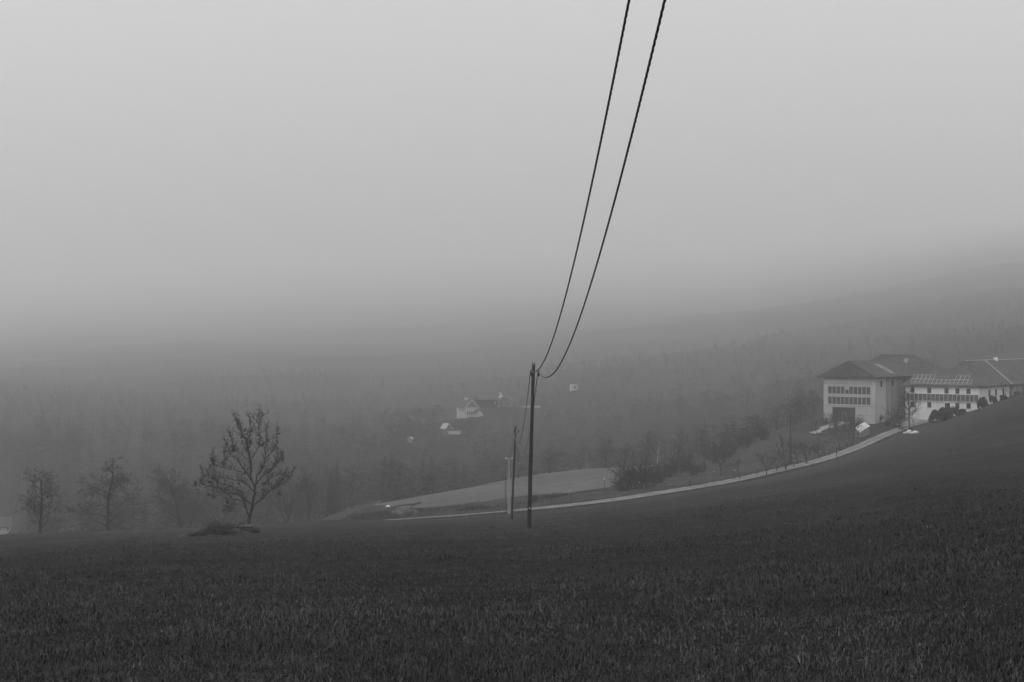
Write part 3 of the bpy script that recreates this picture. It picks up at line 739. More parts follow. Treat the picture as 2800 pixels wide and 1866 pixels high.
# dark weedy bank beyond the lane, behind the poles
bp_ = []
for px_, Y_, w_ in ((1300, 218, 3), (1340, 220, 3.5), (1375, 221, 4), (1410, 222, 4.5), (1445, 223, 4), (1475, 225, 3.2), (1500, 227, 2.2)):
    c = near(px_, Y_); bp_.append(np.stack([th.normal(c.x, 1.3, 900), th.normal(c.y, w_*.7, 900)], -1))
weeds('weed_bank', np.concatenate(bp_), .55, .07, .62, 63, 'dark bank of dead weeds beyond the lane behind the poles', 'weeds')
hpw = np.stack([th.uniform(near(950, 226).x, near(1135, 226).x, 4200), 218+th.gamma(2, 2.6, 4200)], -1)
weeds('heap_weeds', hpw, .75, .06, .9, 66, 'dead weeds growing through the timber and earth heap', 'weeds')
bank2 = np.stack([th.uniform(-26, -5, 5000), 0*np.arange(5000)], -1); bank2[:, 1] = 228+th.normal(0, 5, 5000)-.35*(bank2[:, 0]+5)*0
weeds('dead_weeds', bank2, .4, .07, 1.0, 64, 'withered weeds between the lane end and the pale field', 'weeds')

# ------------------------------------------------------------------ the farm
ROT = rad(-38)
def roof(mb, x0, x1, y0, y1, ze, zr, h0, h1, axis='y', th=.22, mi=0):
    """closed hipped roof; ridge along axis, h0/h1 = setback of the ridge ends (0 = gable)"""
    if axis == 'y':
        xm = (x0+x1)/2; a, b = (xm, y0+h0, zr), (xm, y1-h1, zr)
        E = [(x0, y0, ze), (x1, y0, ze), (x1, y1, ze), (x0, y1, ze)]
        top = [(0, 1, 4), (1, 2, 5, 4), (2, 3, 5), (3, 0, 4, 5)]
    else:
        ym = (y0+y1)/2; a, b = (x0+h0, ym, zr), (x1-h1, ym, zr)
        E = [(x0, y0, ze), (x1, y0, ze), (x1, y1, ze), (x0, y1, ze)]
        top = [(0, 1, 5, 4), (1, 2, 5), (2, 3, 4, 5), (3, 0, 4)]
    D = [(x, y, z-th) for x, y, z in E]
    mb.poly(E+[a, b]+D, top+[(7, 6, 0, 3) if False else (6, 7, 1, 0), (7, 8, 2, 1), (8, 9, 3, 2), (9, 6, 0, 3), (9, 8, 7, 6)], mi)
    return mb
def panel_mesh(w, h, t=.06, fr=.045):
    mb = MB(); mb.box(fr, w-fr, -t*.6, 0, fr, h-fr, 0)
    for b in ((0, w, -t, 0, 0, fr), (0, w, -t, 0, h-fr, h), (0, fr, -t, 0, fr, h-fr), (w-fr, w, -t, 0, fr, h-fr)): mb.box(*b, 1)
    return mb.mesh('solar_panel', [M['cell'], M['alu']])
def window(parent, x, z, w, h, y=0.0, side=False, name='window', glass='glass', sill=True):
    """framed pane on the front wall (facing -y) or on the right-hand wall (facing +x)"""
    r = empty(name, (x, y, z)); r.parent = parent
    if side: r.rotation_euler = (0, 0, rad(90))
    f = .07; mb = MB()
    for b in ((0, w, 0, f), (0, w, h-f, h), (0, f, f, h-f), (w-f, w, f, h-f), (w/2-.03, w/2+.03, f, h-f)): mb.box(b[0], b[1], -.035, .02, b[2], b[3])
    mb.build('frame', M['dark_board'], r)
    MB().box(f*.5, w-f*.5, -.012, .015, f*.5, h-f*.5).build('pane', M[glass], r)
    if sill: MB().box(-.06, w+.06, -.10, .02, -.07, -.005).build('sill', M['frame'], r)
    return r

# -- big barn with collectors on its gable
BL = near(2252, 338); BL.z = -17.0
barn = empty('barn', BL, ROT, 'tall pale barn with two rows of solar panels on its gable wall', 'barn')
W_, HW, DP = 12.95, 10.2, 33.0
MB().box(0, W_, 0, DP, -2.5, HW).build('wall', M['plaster_g'], barn)
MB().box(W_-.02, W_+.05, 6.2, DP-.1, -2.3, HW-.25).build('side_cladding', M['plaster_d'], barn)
mb = MB(); roof(mb, -1.3, W_+1.0, -1.1, DP+4, HW-.02, HW+3.75, .9, 6); rf = mb.build('roof', M['tile_d'], barn)
for k, (ya, yb) in enumerate(((10, 11.6), (11.9, 13.0))):
    s0 = (HW+3.75-(HW-.02))/((W_+2.3)/2)
    mb = MB(); xm = (W_-.3)/2; x_a, x_b = 8.2, 12.6
    z_a, z_b = HW+3.75-(x_a-xm)*s0+.06, HW+3.75-(x_b-xm)*s0+.06
    mb.poly([(x_a, ya, z_a), (x_b, ya, z_b), (x_b, yb, z_b), (x_a, yb, z_a)], [(0, 1, 2, 3)]); mb.build('skylight_strip', M['plaster_d'], rf)
for z in (8.55, 3.25, 1.15):
    MB().box(.1, W_-.1, -.05, .01, z, z+.09).build('wall_band', M['plaster_d'], barn)
pm = panel_mesh(1.05, 1.8)
up = MB().box(1.1, 11.9, -.10, -.02, 6.02, 6.10).build('solar_array', M['alu'], barn)
lw = MB().box(1.1, 11.9, -.10, -.02, 3.58, 3.66).build('solar_array', M['alu'], barn)
for i in range(10):
    x = 1.15+i*1.073
    if i != 4: link('solar_panel', pm, up, (x, -.05, 6.13))
    link('solar_panel', pm, lw, (x, -.05, 3.69))
window(barn, 1.15+4*1.073+.12, 6.25, .82, .85, -.01)
MB().box(1.15+4*1.073+.1, 1.15+4*1.073+.96, -.06, .01, 7.2, 7.9).build('shutter', M['frame'], barn)
dr = MB().box(2.3, 8.05, -.05, .02, -1.2, 3.0).build('barn_door', M['dark_board'], barn)
for k in range(12): MB().box(2.32+k*.478, 2.32+k*.478+.462, -.075, -.05, -1.2, 2.97).build('board', M['dark_board'], dr)
mb = MB(); mb.box(4.78, 4.84, -.11, -.075, -.9, 1.75).box(5.74, 5.80, -.11, -.075, -.9, 1.75).box(4.84, 5.74, -.11, -.075, 1.69, 1.75); mb.build('wicket_frame', M['frame'], dr)
MB().box(2.2, 8.15, -.12, .02, 3.0, 3.14).build('lintel', M['frame'], dr)
for y, z in ((3.0, 7.9), (9.5, 7.9), (16, 7.9), (24, 7.9)):
    window(barn, W_+.06, z, .9, 1.3, y, True)
for y in (8, 14.5, 21): MB().box(W_+.05, W_+.09, y, y+.3, -1, 8).build('pilaster', M['plaster_g'], barn)

# -- rear wing across the court
rear = empty('rear_barn_wing', BL, ROT, 'rear barn wing with dark hipped roof behind the court of the farm', 'barn')
MB().box(-5, 16, 27.0, 39, -2, 10.2).build('wall', M['plaster_d'], rear)
mb = MB(); roof(mb, -6, 17, 26.0, 40, 10.3, 15.2, 6, 8.5, 'x'); rr_ = mb.build('roof', M['tile_d'], rear)
def on_rear(x, y0): return None
sl = (15.2-10.3)/7
mb = MB(); mb.poly([(7, 28.0, 10.3+2*sl+.07), (8.2, 28.0, 10.3+2*sl+.07), (8.2, 31.5, 10.3+5.5*sl+.07), (7, 31.5, 10.3+5.5*sl+.07)], [(0, 1, 2, 3)]); mb.build('skylight_strip', M['plaster_d'], rr_)

# -- white farmhouse
FL = near(2476, 338); FL.z = -16.1
house = empty('farmhouse', FL, ROT, 'white two-storey farmhouse with solar panels on roof and between the floors', 'farmhouse')
W2, H2 = 17.7, 7.3
MB().box(0, W2-.004, .003, 8.4, -2.5, H2).build('wall', M['plaster_w'], house)
MB().box(5.7, W2, 0, 20.2, -2.5, H2+.003).build('wing_wall', M['plaster_w'], house)
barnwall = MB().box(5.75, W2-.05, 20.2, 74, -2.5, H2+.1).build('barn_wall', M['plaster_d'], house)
mb = MB(); roof(mb, -.7, 14.0, -.7, 9.1, H2-.06, H2+3.9, 3.0, .5, 'x'); hr = mb.build('roof', M['tile'], house)
mb = MB(); roof(mb, 5.0, W2+.75, -.74, 78, H2-.04, H2+5.75, 7.0, 6.5, 'y'); wr = mb.build('wing_roof', M['tile'], house)
# ridge tiles and verge on the wing roof
xm = (5.0+W2+.75)/2; sw = (5.79)/((W2+.75-5.0)/2)
MB().tube([(xm, 6.3, H2+5.76), (xm, 20.3, H2+5.76), (xm, 70, H2+5.76)], .13, 6).build('ridge_tiles', M['frame'], wr)
MB().tube([(xm, 20.3, H2+5.8), (W2+.7, 20.3, H2+.05)], .14, 6).build('fire_wall_verge', M['frame'], wr)
MB().tube([(W2+.72, -.7, H2+.0), (xm, 6.3, H2+5.78)], .10, 6).build('hip_tiles', M['tile'], wr)
ch = MB().box(xm-.35, xm+.35, 27.5, 28.5, H2+5.0, H2+6.35).build('chimney', M['white'], wr)
MB().box(xm-.42, xm+.42, 27.4, 28.6, H2+6.35, H2+6.45).build('chimney_cap', M['frame'], ch)
for x in (1.73, 5.84, 9.98, 12.57, 15.2):
    window(house, x-.47, 5.45, .95, 1.25, -.012, glass='glass')
    if x != 9.98: window(house, x-.47, 2.1, .95, 1.2, -.012)
for y in (6.5, 11, 16): window(house, W2+.012, 4.9, 1.1, 1.45, y-.5, True)
d_ = MB().box(9.6, 10.9, -.05, .02, -.3, 3.2).build('front_door', M['dark_board'], house)
mb = MB(); mb.box(9.45, 9.6, -.16, .02, -.3, 3.2).box(10.9, 11.2, -.16, .02, -.3, 3.2).box(9.45, 11.2, -.16, .02, 3.2, 3.42); mb.build('door_frame', M['white'], d_)
MB().box(10.1, 10.9, -1.0, -.05, 3.42, 3.5).build('porch_roof', M['white'], d_)
# collector balcony between the floors
bal = MB().box(.15, 17.55, -.30, -.02, 3.55, 3.64).build('solar_array', M['alu'], house)
MB().box(.15, 17.55, -.16, -.02, 5.33, 5.42).build('top_rail', M['white'], bal)
pm2 = panel_mesh(1.0, 1.68)
for i in range(17):
    o = link('solar_panel', pm2, bal, (.2+i*1.022, -.22, 3.65)); o.rotation_euler = (rad(-4), 0, 0)
# roof arrays, lying on the front slope
slope = math.atan2(H2+3.9-(H2-.06), 4.9)
pm3 = panel_mesh(1.03, 1.62)
ar = MB().box(1.35, 15.9, -.05, .05, 7.98, 8.03).build('solar_array', M['alu'], house)
def roof_panel(x, s):
    y = -.7+s*math.cos(slope); z = H2-.06+s*math.sin(slope)
    o = link('solar_panel', pm3, ar, (x, y-.06, z+.08)); o.rotation_euler = (-(math.pi/2-slope), 0, 0)
for i in range(14): roof_panel(1.3+i*1.04, .55)
for i in list(range(5))+[10, 11, 12]: roof_panel(1.3+i*1.04, .55+1.64)
# court wing seen over the roof
MB().box(2, 11, 20.5, 21.3, -1, 9.9).build('court_wall', M['plaster_d'], house)
MB().box(2, 11.2, 20.2, 21.6, 9.9, 10.1).build('court_wall_coping', M['frame'], house)
MB().box(7.2, 9.2, 19.6, 20.4, 9.7, 10.6).build('court_gable', M['white'], house)
MB().tube([(5.5, 4.4, 10.9), (5.5, 4.4, 13.6)], .035, 5).build('antenna', M['frame'], house)
# wooden barn end at right
dd_ = MB().box(W2-.05, W2+.02, 23.8, 28.0, -1, 5.4).build('barn_door', M['dark_board'], house)
for y in (21.2, 30.0): MB().box(W2-.05, W2+.05, y, y+.5, 1, H2).build('post', M['board'], house)
for k in range(9): MB().box(W2+.02, W2+.05, 23.82+k*.465, 23.82+k*.465+.45, -1, 5.38).build('board', M['dark_board'], dd_)

# -- zinc roofed hut below the barn
HY = hit(2353, 1198, 312).y
A = px3(2379, 1165, HY+4.5); B = px3(2352, 1183, HY); C = px3(2337, 1171, HY+3); D = px3(2363, 1154, HY+8)
hc = hit(2360, 1195, 303); hut = empty('zinc_hut', (B.x, B.y, gz(B.x, B.y)), 0, 'small hut with bright zinc sheet roof below the barn', 'hut')
L_ = lambda p: p-hut.location
mb = MB(); low = min(gz(p.x, p.y) for p in (A, B, C, D))-.6
a, b, c, d = [L_(p)-Vector((0, 0, .08)) for p in (A, B, C, D)]
ctr = (a+b+c+d)/4; ins = lambda p: ctr+(p-ctr)*.94
wv_ = [ins(p) for p in (a, b, c, d)]; gv = [Vector((p.x, p.y, low-hut.location.z)) for p in wv_]
mb.poly(wv_+gv, [(0, 1, 2, 3), (4, 7, 6, 5), (1, 0, 4, 5), (2, 1, 5, 6), (3, 2, 6, 7), (0, 3, 7, 4)]); mb.build('wall', M['plaster_d'], hut)
a, b, c, d = [L_(p) for p in (A, B, C, D)]
n_ = 5
for k in range(n_):
    f0, f1 = k/n_, (k+.985)/n_
    p = [a.lerp(b, f0), a.lerp(b, f1), d.lerp(c, f1), d.lerp(c, f0)]
    mb = MB(); zz = Vector((0, 0, .035 if k % 2 else .0)); mb.poly([q+zz for q in p]+[q+zz-Vector((0, 0, .05)) for q in p], [(0, 1, 2, 3), (7, 6, 5, 4), (0, 4, 5, 1), (1, 5, 6, 2), (2, 6, 7, 3), (3, 7, 4, 0)]); mb.build('roof_sheet', M['sheet'], hut)
mb = MB(); dp = ins(b).lerp(ins(c), .25); dq = ins(b).lerp(ins(c), .6); nrm = Vector((-.3, -1, 0)).normalized()*.04
mb.obox(Vector((dp.x, dp.y, low-hut.location.z))+nrm, Vector((dq.x-dp.x, dq.y-dp.y, 0)), -nrm*.5, (0, 0, 1.7)); mb.build('door', M['dark_board'], hut)

# white sacks under the trees, ladder, hutch, small table
rs_ = random.Random(5)
sacks = [(2474, 1184, .38, 'leftmost round white sack of the pile under the farm trees'), (2480, 1183, .42, 'second white sack from the left in the pile under the farm trees'), (2486, 1180, .5, 'largest white sack lying on top near the middle of the pile'), (2491, 1184, .4, 'white sack in front at the middle of the pile'), (2498, 1184, .42, 'white sack with dark gap, right of the middle of the pile'), (2501, 1180, .34, 'small white sack lying on the right half of the pile'), (2506, 1183, .42, 'rightmost white sack of the pile under the farm trees')]
for px_, py_, r, lab in sacks:
    p = hit(px_, py_+3, 318); mb = MB(); nseg = 8
    V = []
    for i in range(6):
        t = math.pi*i/5
        for k in range(nseg):
            a_2 = 2*math.pi*k/nseg; q = r*math.sin(t)*(1+rs_.uniform(-.18, .18))+.01
            V.append((q*1.25*math.cos(a_2), q*math.sin(a_2), r*.62*(1-math.cos(t))*.9))
    mb.poly(V, [(i*nseg+k, i*nseg+(k+1) % nseg, (i+1)*nseg+(k+1) % nseg, (i+1)*nseg+k) for i in range(5) for k in range(nseg)])
    o = mb.build('white_sack', M['rock'], None, True, p-Vector((0, 0, .05))); o.scale = (.8, .8, 1.15); tag(o, lab, 'sack', 'white sacks piled by the lane'); o.rotation_euler = (0, 0, rs_.uniform(0, 3))
p = hit(2497, 1171, 322); lad = empty('ladder', p, rad(10), 'dark wooden step ladder standing beside the tall farm tree', 'ladder')
for x0_, x1_, y_ in ((-.32, -.1, 0), (.32, .1, 0)):
    MB().tube([(x0_, -.45, 0), (x1_, 0, 2.0)], .035, 5).build('rail', M['timber_d'], lad)
    MB().tube([(x0_, .45, 0), (x1_, 0, 2.0)], .035, 5).build('rail', M['timber_d'], lad)
for k in range(1, 6):
    f = k/6.2; MB().tube([(-.32+.22*f, -.45+.45*f, 2*f), (.32-.22*f, -.45+.45*f, 2*f)], .025, 5).build('rung', M['timber_d'], lad)
p = hit(2580, 1143, 312); hu = empty('white_hutch', p, rad(25), 'small white covered hutch on legs before the dark bushes', 'hutch')
MB().prism([(-.62, .75), (.62, .55), (.62, 1.0), (-.62, 1.25)], -.35, .35).build('box', M['rock'], hu)
MB().prism([(-.7, 1.24), (.7, .98), (.7, 1.04), (-.7, 1.31)], -.42, .42).build('lid', M['white'], hu)
for x in (-.55, .5):
    for y in (-.3, .25): MB().box(x, x+.06, y, y+.06, -.2, .8).build('leg', M['timber'], hu)
p = hit(2471, 1177, 318); tb_ = empty('garden_table', p, rad(-10), 'small dark garden table between the two farm tree trunks', 'table')
MB().box(-.8, .8, -.35, .35, .68, .76).build('table_top', M['timber_d'], tb_)
MB().box(-.6, -.1, -.3, .3, .05, .66).build('crate_shelf', M['timber_d'], tb_)
for x in (-.75, .69):
    for y in (-.3, .24): MB().box(x, x+.06, y, y+.06, -.1, .68).build('leg', M['frame'], tb_)

# ------------------------------------------------------------------ distant houses
def simple_house(name, px, py, Y, rz, w, dpt, hw, rise, label, wall='far_white', rf='tile_d', verge=None, wins=(), side_wins=(), chim=None, down=3, over=.5, gable=None):
    b = px3(px, py, Y); r = empty(name, b, rz, label, 'house', 'far houses in the fog'); r.scale = (.86, .86, .86)
    MB().box(-w/2, w/2, 0, dpt, -down, hw).build('wall', M[wall], r)
    MB().prism([(-w/2+.01, hw), (w/2-.01, hw), (0, hw+rise-.02)], .004, dpt-.004).build('gable', M[gable or wall], r)
    k = rise/(w/2); ex = w/2+over; ze = hw-over*k
    ro = MB().prism([(-ex, ze+.05), (0, hw+rise+.05), (ex, ze+.05), (ex, ze+.3), (0, hw+rise+.3), (-ex, ze+.3)], -over, dpt+over).build('roof', M[rf], r)
    if verge:
        for s in (-1, 1):
            MB().obox((s*ex, -over-.1, ze-.15), (-s*ex, 0, hw+rise-ze), (0, .12, 0), (0, 0, verge)).build('verge_board', M['far_white'], ro)
    for x, z, ww, hh in wins: window(r, x, z, ww, hh, -.012, sill=False)
    for y, z, ww, hh in side_wins:
        wd = window(r, -w/2-.012, z, ww, hh, y, True, sill=False); wd.rotation_euler = (0, 0, rad(-90))
    for c in ([chim] if chim and not isinstance(chim, list) else chim or []):
        MB().box(c[0]-.5, c[0]+.5, c[1]-.35, c[1]+.35, hw, hw+rise+c[2]).build('chimney', M['far_white'], ro)
    return r
hA = simple_house('far_house', 1289, 1138, 640, rad(24), 7.0, 12, 4.6, 3.6, 'white gabled house with broad white verge boards, leftmost of the far houses', verge=.75, gable='board', chim=[(-.2, 5.0, 1.3), (-.2, 8.0, 1.2)], side_wins=((2.2, 2.2, 1.0, 1.7), (5.0, 2.2, 1.0, 1.7), (8, 2.2, 1, 1.7)), wins=((-2.6, .6, .7, 1.8), (-1.4, .6, .7, 1.8), (-.3, .6, .7, 1.8)))
pw = MB().prism([(.2, -2), (4.4, -2), (4.4, 1.4), (2.3, 3.2), (.2, 1.4)], -5.5, -.05).build('porch_wing', M['plaster_g'], hA)
MB().prism([(-.2, 1.15), (2.3, 3.3), (4.8, 1.15), (4.8, 1.4), (2.3, 3.55), (-.2, 1.4)], -5.9, -.05).build('porch_roof', M['tile_d'], pw)
hB = simple_house('far_house', 1380, 1112, 660, rad(12), 8.4, 11, 3.2, 2.6, 'far dark wooden house with bright roof edges and white chimney', wall='board', rf='tile_d', verge=.3, chim=(-1.6, 4, 1.6), wins=((-2.2, .6, 1, 1.1), (1.0, .6, 1, 1.1)))
MB().poly([(-4.9, -.8, 3.0), (-.9, -.8, 5.6), (-.9, 5, 5.6), (-4.9, 5, 3.0)], [(0, 1, 2, 3)]).build('snow_white_roof_panel', M['sheet'], hB).location = (0, 0, .36)
lk = px3(1328, 1092, 662); lr = empty('link_building', lk, rad(14), 'long low dark roofed building between the two far houses', 'house', 'far houses in the fog')
MB().box(-5, 4.5, 0, 6, -4, 1.2).build('wall', M['board'], lr); MB().prism([(-.5, 0), (6.5, 0), (3, 2.2)], -5.5, 5).build('roof', M['tile_d'], lr).rotation_euler = (0, 0, rad(-90))
MB().box(4.3, 4.75, -.6, -.3, -2.5, 1.9).build('white_downpipe', M['white'], lr)
MB().box(3.9, 4.8, -.9, -.2, 1.7, 2.0).build('gutter_end', M['white'], lr)
hC = simple_house('far_hut', 1573, 1066, 760, rad(24), 3.6, 4.2, 2.7, .35, 'small white flat-roofed hut highest on the far slope', rf='far_white', wins=((-.9, .7, 1.6, 1.3),), over=.1)
MB().tube([(-3.2, 0, -1), (-3.2, 0, 3.3), (-2.4, 0, 3.3)], .12, 5).build('white_frame_post', M['white'], hC)
hE = simple_house('far_shed', 1227, 1180, 565, rad(35), 3.0, 4.0, 1.6, 1.8, 'little shed with one bright roof side below the far white house', wall='board', rf='far_white')
wp = px3(1238, 1180, 560); o = MB()
for k in range(7): o.box(-1.6+k*.55, -1.6+k*.55+.45, 0, .8, -1.0, .25+.18*(k % 3))
wpo = empty('white_stack', wp, 0, 'low row of white bales beside the little far shed', 'bale')
for k in range(6): MB().box(-1.7+k*.8, -1.7+k*.8+.68, 0, .8, -1.2, .0+.12*(k % 3)).build('bale', M['far_white'], wpo)
hF = simple_house('far_hut', 1120, 1208, 525, rad(-15), 1.6, 1.8, 1.2, .5, 'tiny pale hut alone among the trees, lowest on the far slope', wall='plaster_d', rf='far_white', down=.6)
wl_ = px3(1454, 1113, 690); wl_o = empty('far_wall', wl_, rad(4), 'long thin white wall on the far slope behind the nearest pole', 'wall')
MB().box(-4.4, 4.2, 0, .4, -1.5, .25).build('wall_body', M['far_white'], wl_o); MB().box(-4.5, 4.3, -.06, .46, .25, .45).build('coping', M['far_white'], wl_o)
hG = simple_house('valley_house', 8, 1457, 460, rad(62), 5.7, 9.2, 1.9, 2.45, 'white valley house with dark roof at the far left edge', wall='far_white', rf='tile_d', side_wins=(), wins=((-2.5, .4, 1, 1.1),), down=6)
hG.scale = (1, 1, 1); hG.rotation_euler = (0, 0, rad(108)); hG.location = px3(30, 1452, 460)
for y_ in (1.2, 3.6, 6.0):
    wd = window(hG, -2.862, .6, .6, .75, y_, True, sill=False); wd.rotation_euler = (0, 0, rad(-90))
an = empty('valley_annex', px3(41, 1453, 461), 0, 'low grey annex with pointed white post right of the valley house', 'annex')
an.scale = (.71, .71, .71)
MB().box(-1.6, 1.3, 0, 4, -5, 1.6).build('wall', M['plaster_d'], an)
mb = MB(); roof(mb, -1.8, 1.5, -.2, 4.2, 1.6, 2.0, 1, 1); mb.build('roof', M['tile'], an)
for x in (-.9, .3): window(an, x, .5, .7, .6, -.012, glass='white', sill=False)
MB().tube([(-1.75, -.4, 0), (-1.75, -.4, 2.6), (-1.75, -.4, 4.6)], [.45, .3, .05], 8).build('white_post', M['white'], an)
hp = lump('covered_heap', [(near(172, 168).x, 166), (near(205, 168).x, 165), (near(215, 168).x, 169), (near(190, 168).x, 172)], 1.2, M['verge'], 71, 'pale rounded heap on the left field edge', 'heap')

# ------------------------------------------------------------------ timber and earth heap at the lane end
def log(xa, ya, xb, yb, Y, r, material, label, grp='timber at the lane end', dY=3):
    A = px3(xa, ya, Y); B = px3(xb, yb, Y+dY); m = (A+B)/2
    o = empty('log', A, 0, label, 'log', grp)
    d = B-A; rg = random.Random(xa)
    pts = [d*(k/5)+Vector((0, rg.uniform(-.05, .05), rg.uniform(-.05, .05))) for k in range(6)]
    MB().tube(pts, [r*(1-.08*k) for k in range(6)], 7).build('stem', material, o, True)
    MB().tube([Vector((0, 0, 0))-d.normalized()*.01, -d.normalized()*.03], r*.93, 7).build('cut_end', M['timber'], o)
    return o
for i, a in enumerate([(966,1406,1130,1390,226,.16,'timber_d','long dark log lying at the front of the timber at the lane end'),
    (990,1397,1150,1375,232,.18,'timber_d','long dark log with raised right end behind the front log'),
    (1124,1383,1150,1374,233,.22,'timber_d','short dark log end sticking up at the right of the timber'),
    (958,1398,1020,1386,236,.13,'timber','pale thin pole at the left of the timber stack'),
    (962,1389,992,1382,240,.14,'timber','pale short pole at the upper left of the timber stack'),
    (1012,1381,1042,1370,244,.14,'timber','bright pale pole slanting up at the back of the timber'),
    (1008,1377,1040,1375,245,.10,'timber','thin pale pole lying level at the back of the timber'),
    (965,1402,1012,1392,229,.10,'timber_d','thin dark pole between the stacked logs')]):
    log(a[0], a[1], a[2], a[3], a[4], a[5], M[a[6]], a[7])
def hp_at(px_, Y_): p = near(px_, Y_); return (p.x, p.y)
lump('brush_heap', [hp_at(945, 228), hp_at(985, 223), hp_at(1040, 224), hp_at(1060, 238), hp_at(1020, 246), hp_at(960, 240)], .95, M['verge'], 81, 'low heap of earth and brush under the timber at the lane end', 'heap')
lump('earth_heap', [hp_at(1084, 221), hp_at(1100, 219), hp_at(1120, 221), hp_at(1116, 226), hp_at(1100, 228), hp_at(1086, 225)], .75, M['earth'], 83, 'pale earth heap beside the timber at the lane end', 'heap', rough=.4)
lump('grass_hump', [hp_at(1290, 216), hp_at(1400, 216), hp_at(1480, 219), hp_at(1500, 226), hp_at(1420, 231), hp_at(1310, 229)], .7, M['verge'], 85, 'long low weedy hump beyond the lane behind the poles', 'mound')
stn = hit(1061, 1389, 232)
mb = MB(); mb.box(-.5, .5, -.3, .3, 0, .5); o = MB().tube([(-.4, 0, .72), (-.15, 0, .85), (.1, 0, .86), (.35, 0, .74)], [.06, .17, .18, .05], 8).build('white_bag', M['white'], None, True, near(1061, 230)+Vector((0, 0, .1)))
tag(o, 'small bright white bag lying on the timber', 'bag')
rsn = random.Random(3)
for k in range(9):
    px_ = 1078+k*5.6; p = near(px_+rsn.uniform(-3, 3), 219.5+rsn.uniform(-1.0, 3.5)); r = rsn.uniform(.08, .2)
    mb = MB(); V = []
    for i in range(4):
        t = math.pi*i/3
        for j in range(6): V.append((r*(math.sin(t)+.05)*math.cos(j*1.047)*rsn.uniform(.8, 1.2), r*(math.sin(t)+.05)*math.sin(j*1.047)*rsn.uniform(.8, 1.2), -r*.6*math.cos(t)))
    mb.poly(V, [(i*6+j, i*6+(j+1) % 6, (i+1)*6+(j+1) % 6, (i+1)*6+j) for i in range(3) for j in range(6)]+[(5, 4, 3, 2, 1, 0), (18, 19, 20, 21, 22, 23)])
    o = mb.build('stone', M['timber'], None, False, p+Vector((0, 0, .1)))
    tag(o, '%s pale stone from the left in the row before the earth heap' % ['first', 'second', 'third', 'fourth', 'fifth', 'sixth', 'seventh', 'eighth', 'ninth'][k], 'stone', 'stones before the earth heap')

# ------------------------------------------------------------------ fence posts and farm pole
pmesh = MB().tube([(0, 0, -.3), (.01, 0, .6), (0, 0, 1.25)], [.05, .05, .042], 6).mesh('fence_post', M['timber_d'])
cmesh = MB().tube([(0, 0, 1.25), (0, 0, 1.35)], [.043, .03], 6).mesh('post_cap', M['white'])
ordn = ['first', 'second', 'third', 'fourth', 'fifth', 'sixth', 'seventh', 'eighth', 'ninth', 'tenth', 'eleventh', 'twelfth', 'thirteenth', 'fourteenth', 'fifteenth', 'sixteenth', 'seventeenth', 'eighteenth']
posts = [(1508,1376),(1562,1373),(1655,1352),(1750,1346),(1820,1342),(1886,1330),(1952,1318),(2009,1313),(2070,1302),(2122,1288),(2170,1280),(2204,1266),(2240,1258),(2267,1246),(2293,1233),(2316,1223)]
for i, (px_, py_) in enumerate(posts):
    p = hit(px_, py_, 300); r = empty('fence_post', p, 0, '%s thin fence post along the lane counting from the nearest pole towards the farm' % ordn[i], 'fence post', 'fence posts along the lane')
    r.rotation_euler = (rad((i*37 % 11)-5), rad((i*53 % 13)-6), 0); s = 1.0+(i*29 % 5)*.08
    r.scale = (s, s, s*(1.5 if i == 2 else 1))
    link('post', pmesh, r); link('post_cap', cmesh, r)
p = hit(2287, 1264, 280); r = empty('marker_post', p, 0, 'slim dark marker post standing on the field side of the lane', 'marker post')
MB().tube([(0, 0, -.3), (0, 0, 1.2), (0, 0, 2.2)], .05, 7).build('post', M['timber_d'], r); MB().tube([(0, 0, 2.2), (0, 0, 2.26)], .06, 7).build('post_cap', M['timber'], r)
p = hit(2162, 1268, 268); r = empty('utility_pole', p, 0, 'dark wooden utility pole among the orchard trees before the barn', 'utility pole')
MB().tube([(0, 0, -.4), (0, 0, 4), (-.05, 0, 9.8)], [.17, .15, .11], 10).build('shaft', M['pole'], r, True)
MB().box(-.35, .3, -.05, .05, 9.2, 9.3).build('crossarm', M['timber_d'], r)
for x in (-.3, .25): MB().tube([(x, 0, 9.3), (x, 0, 9.5)], .05, 6).build('insulator', M['frame'], r)

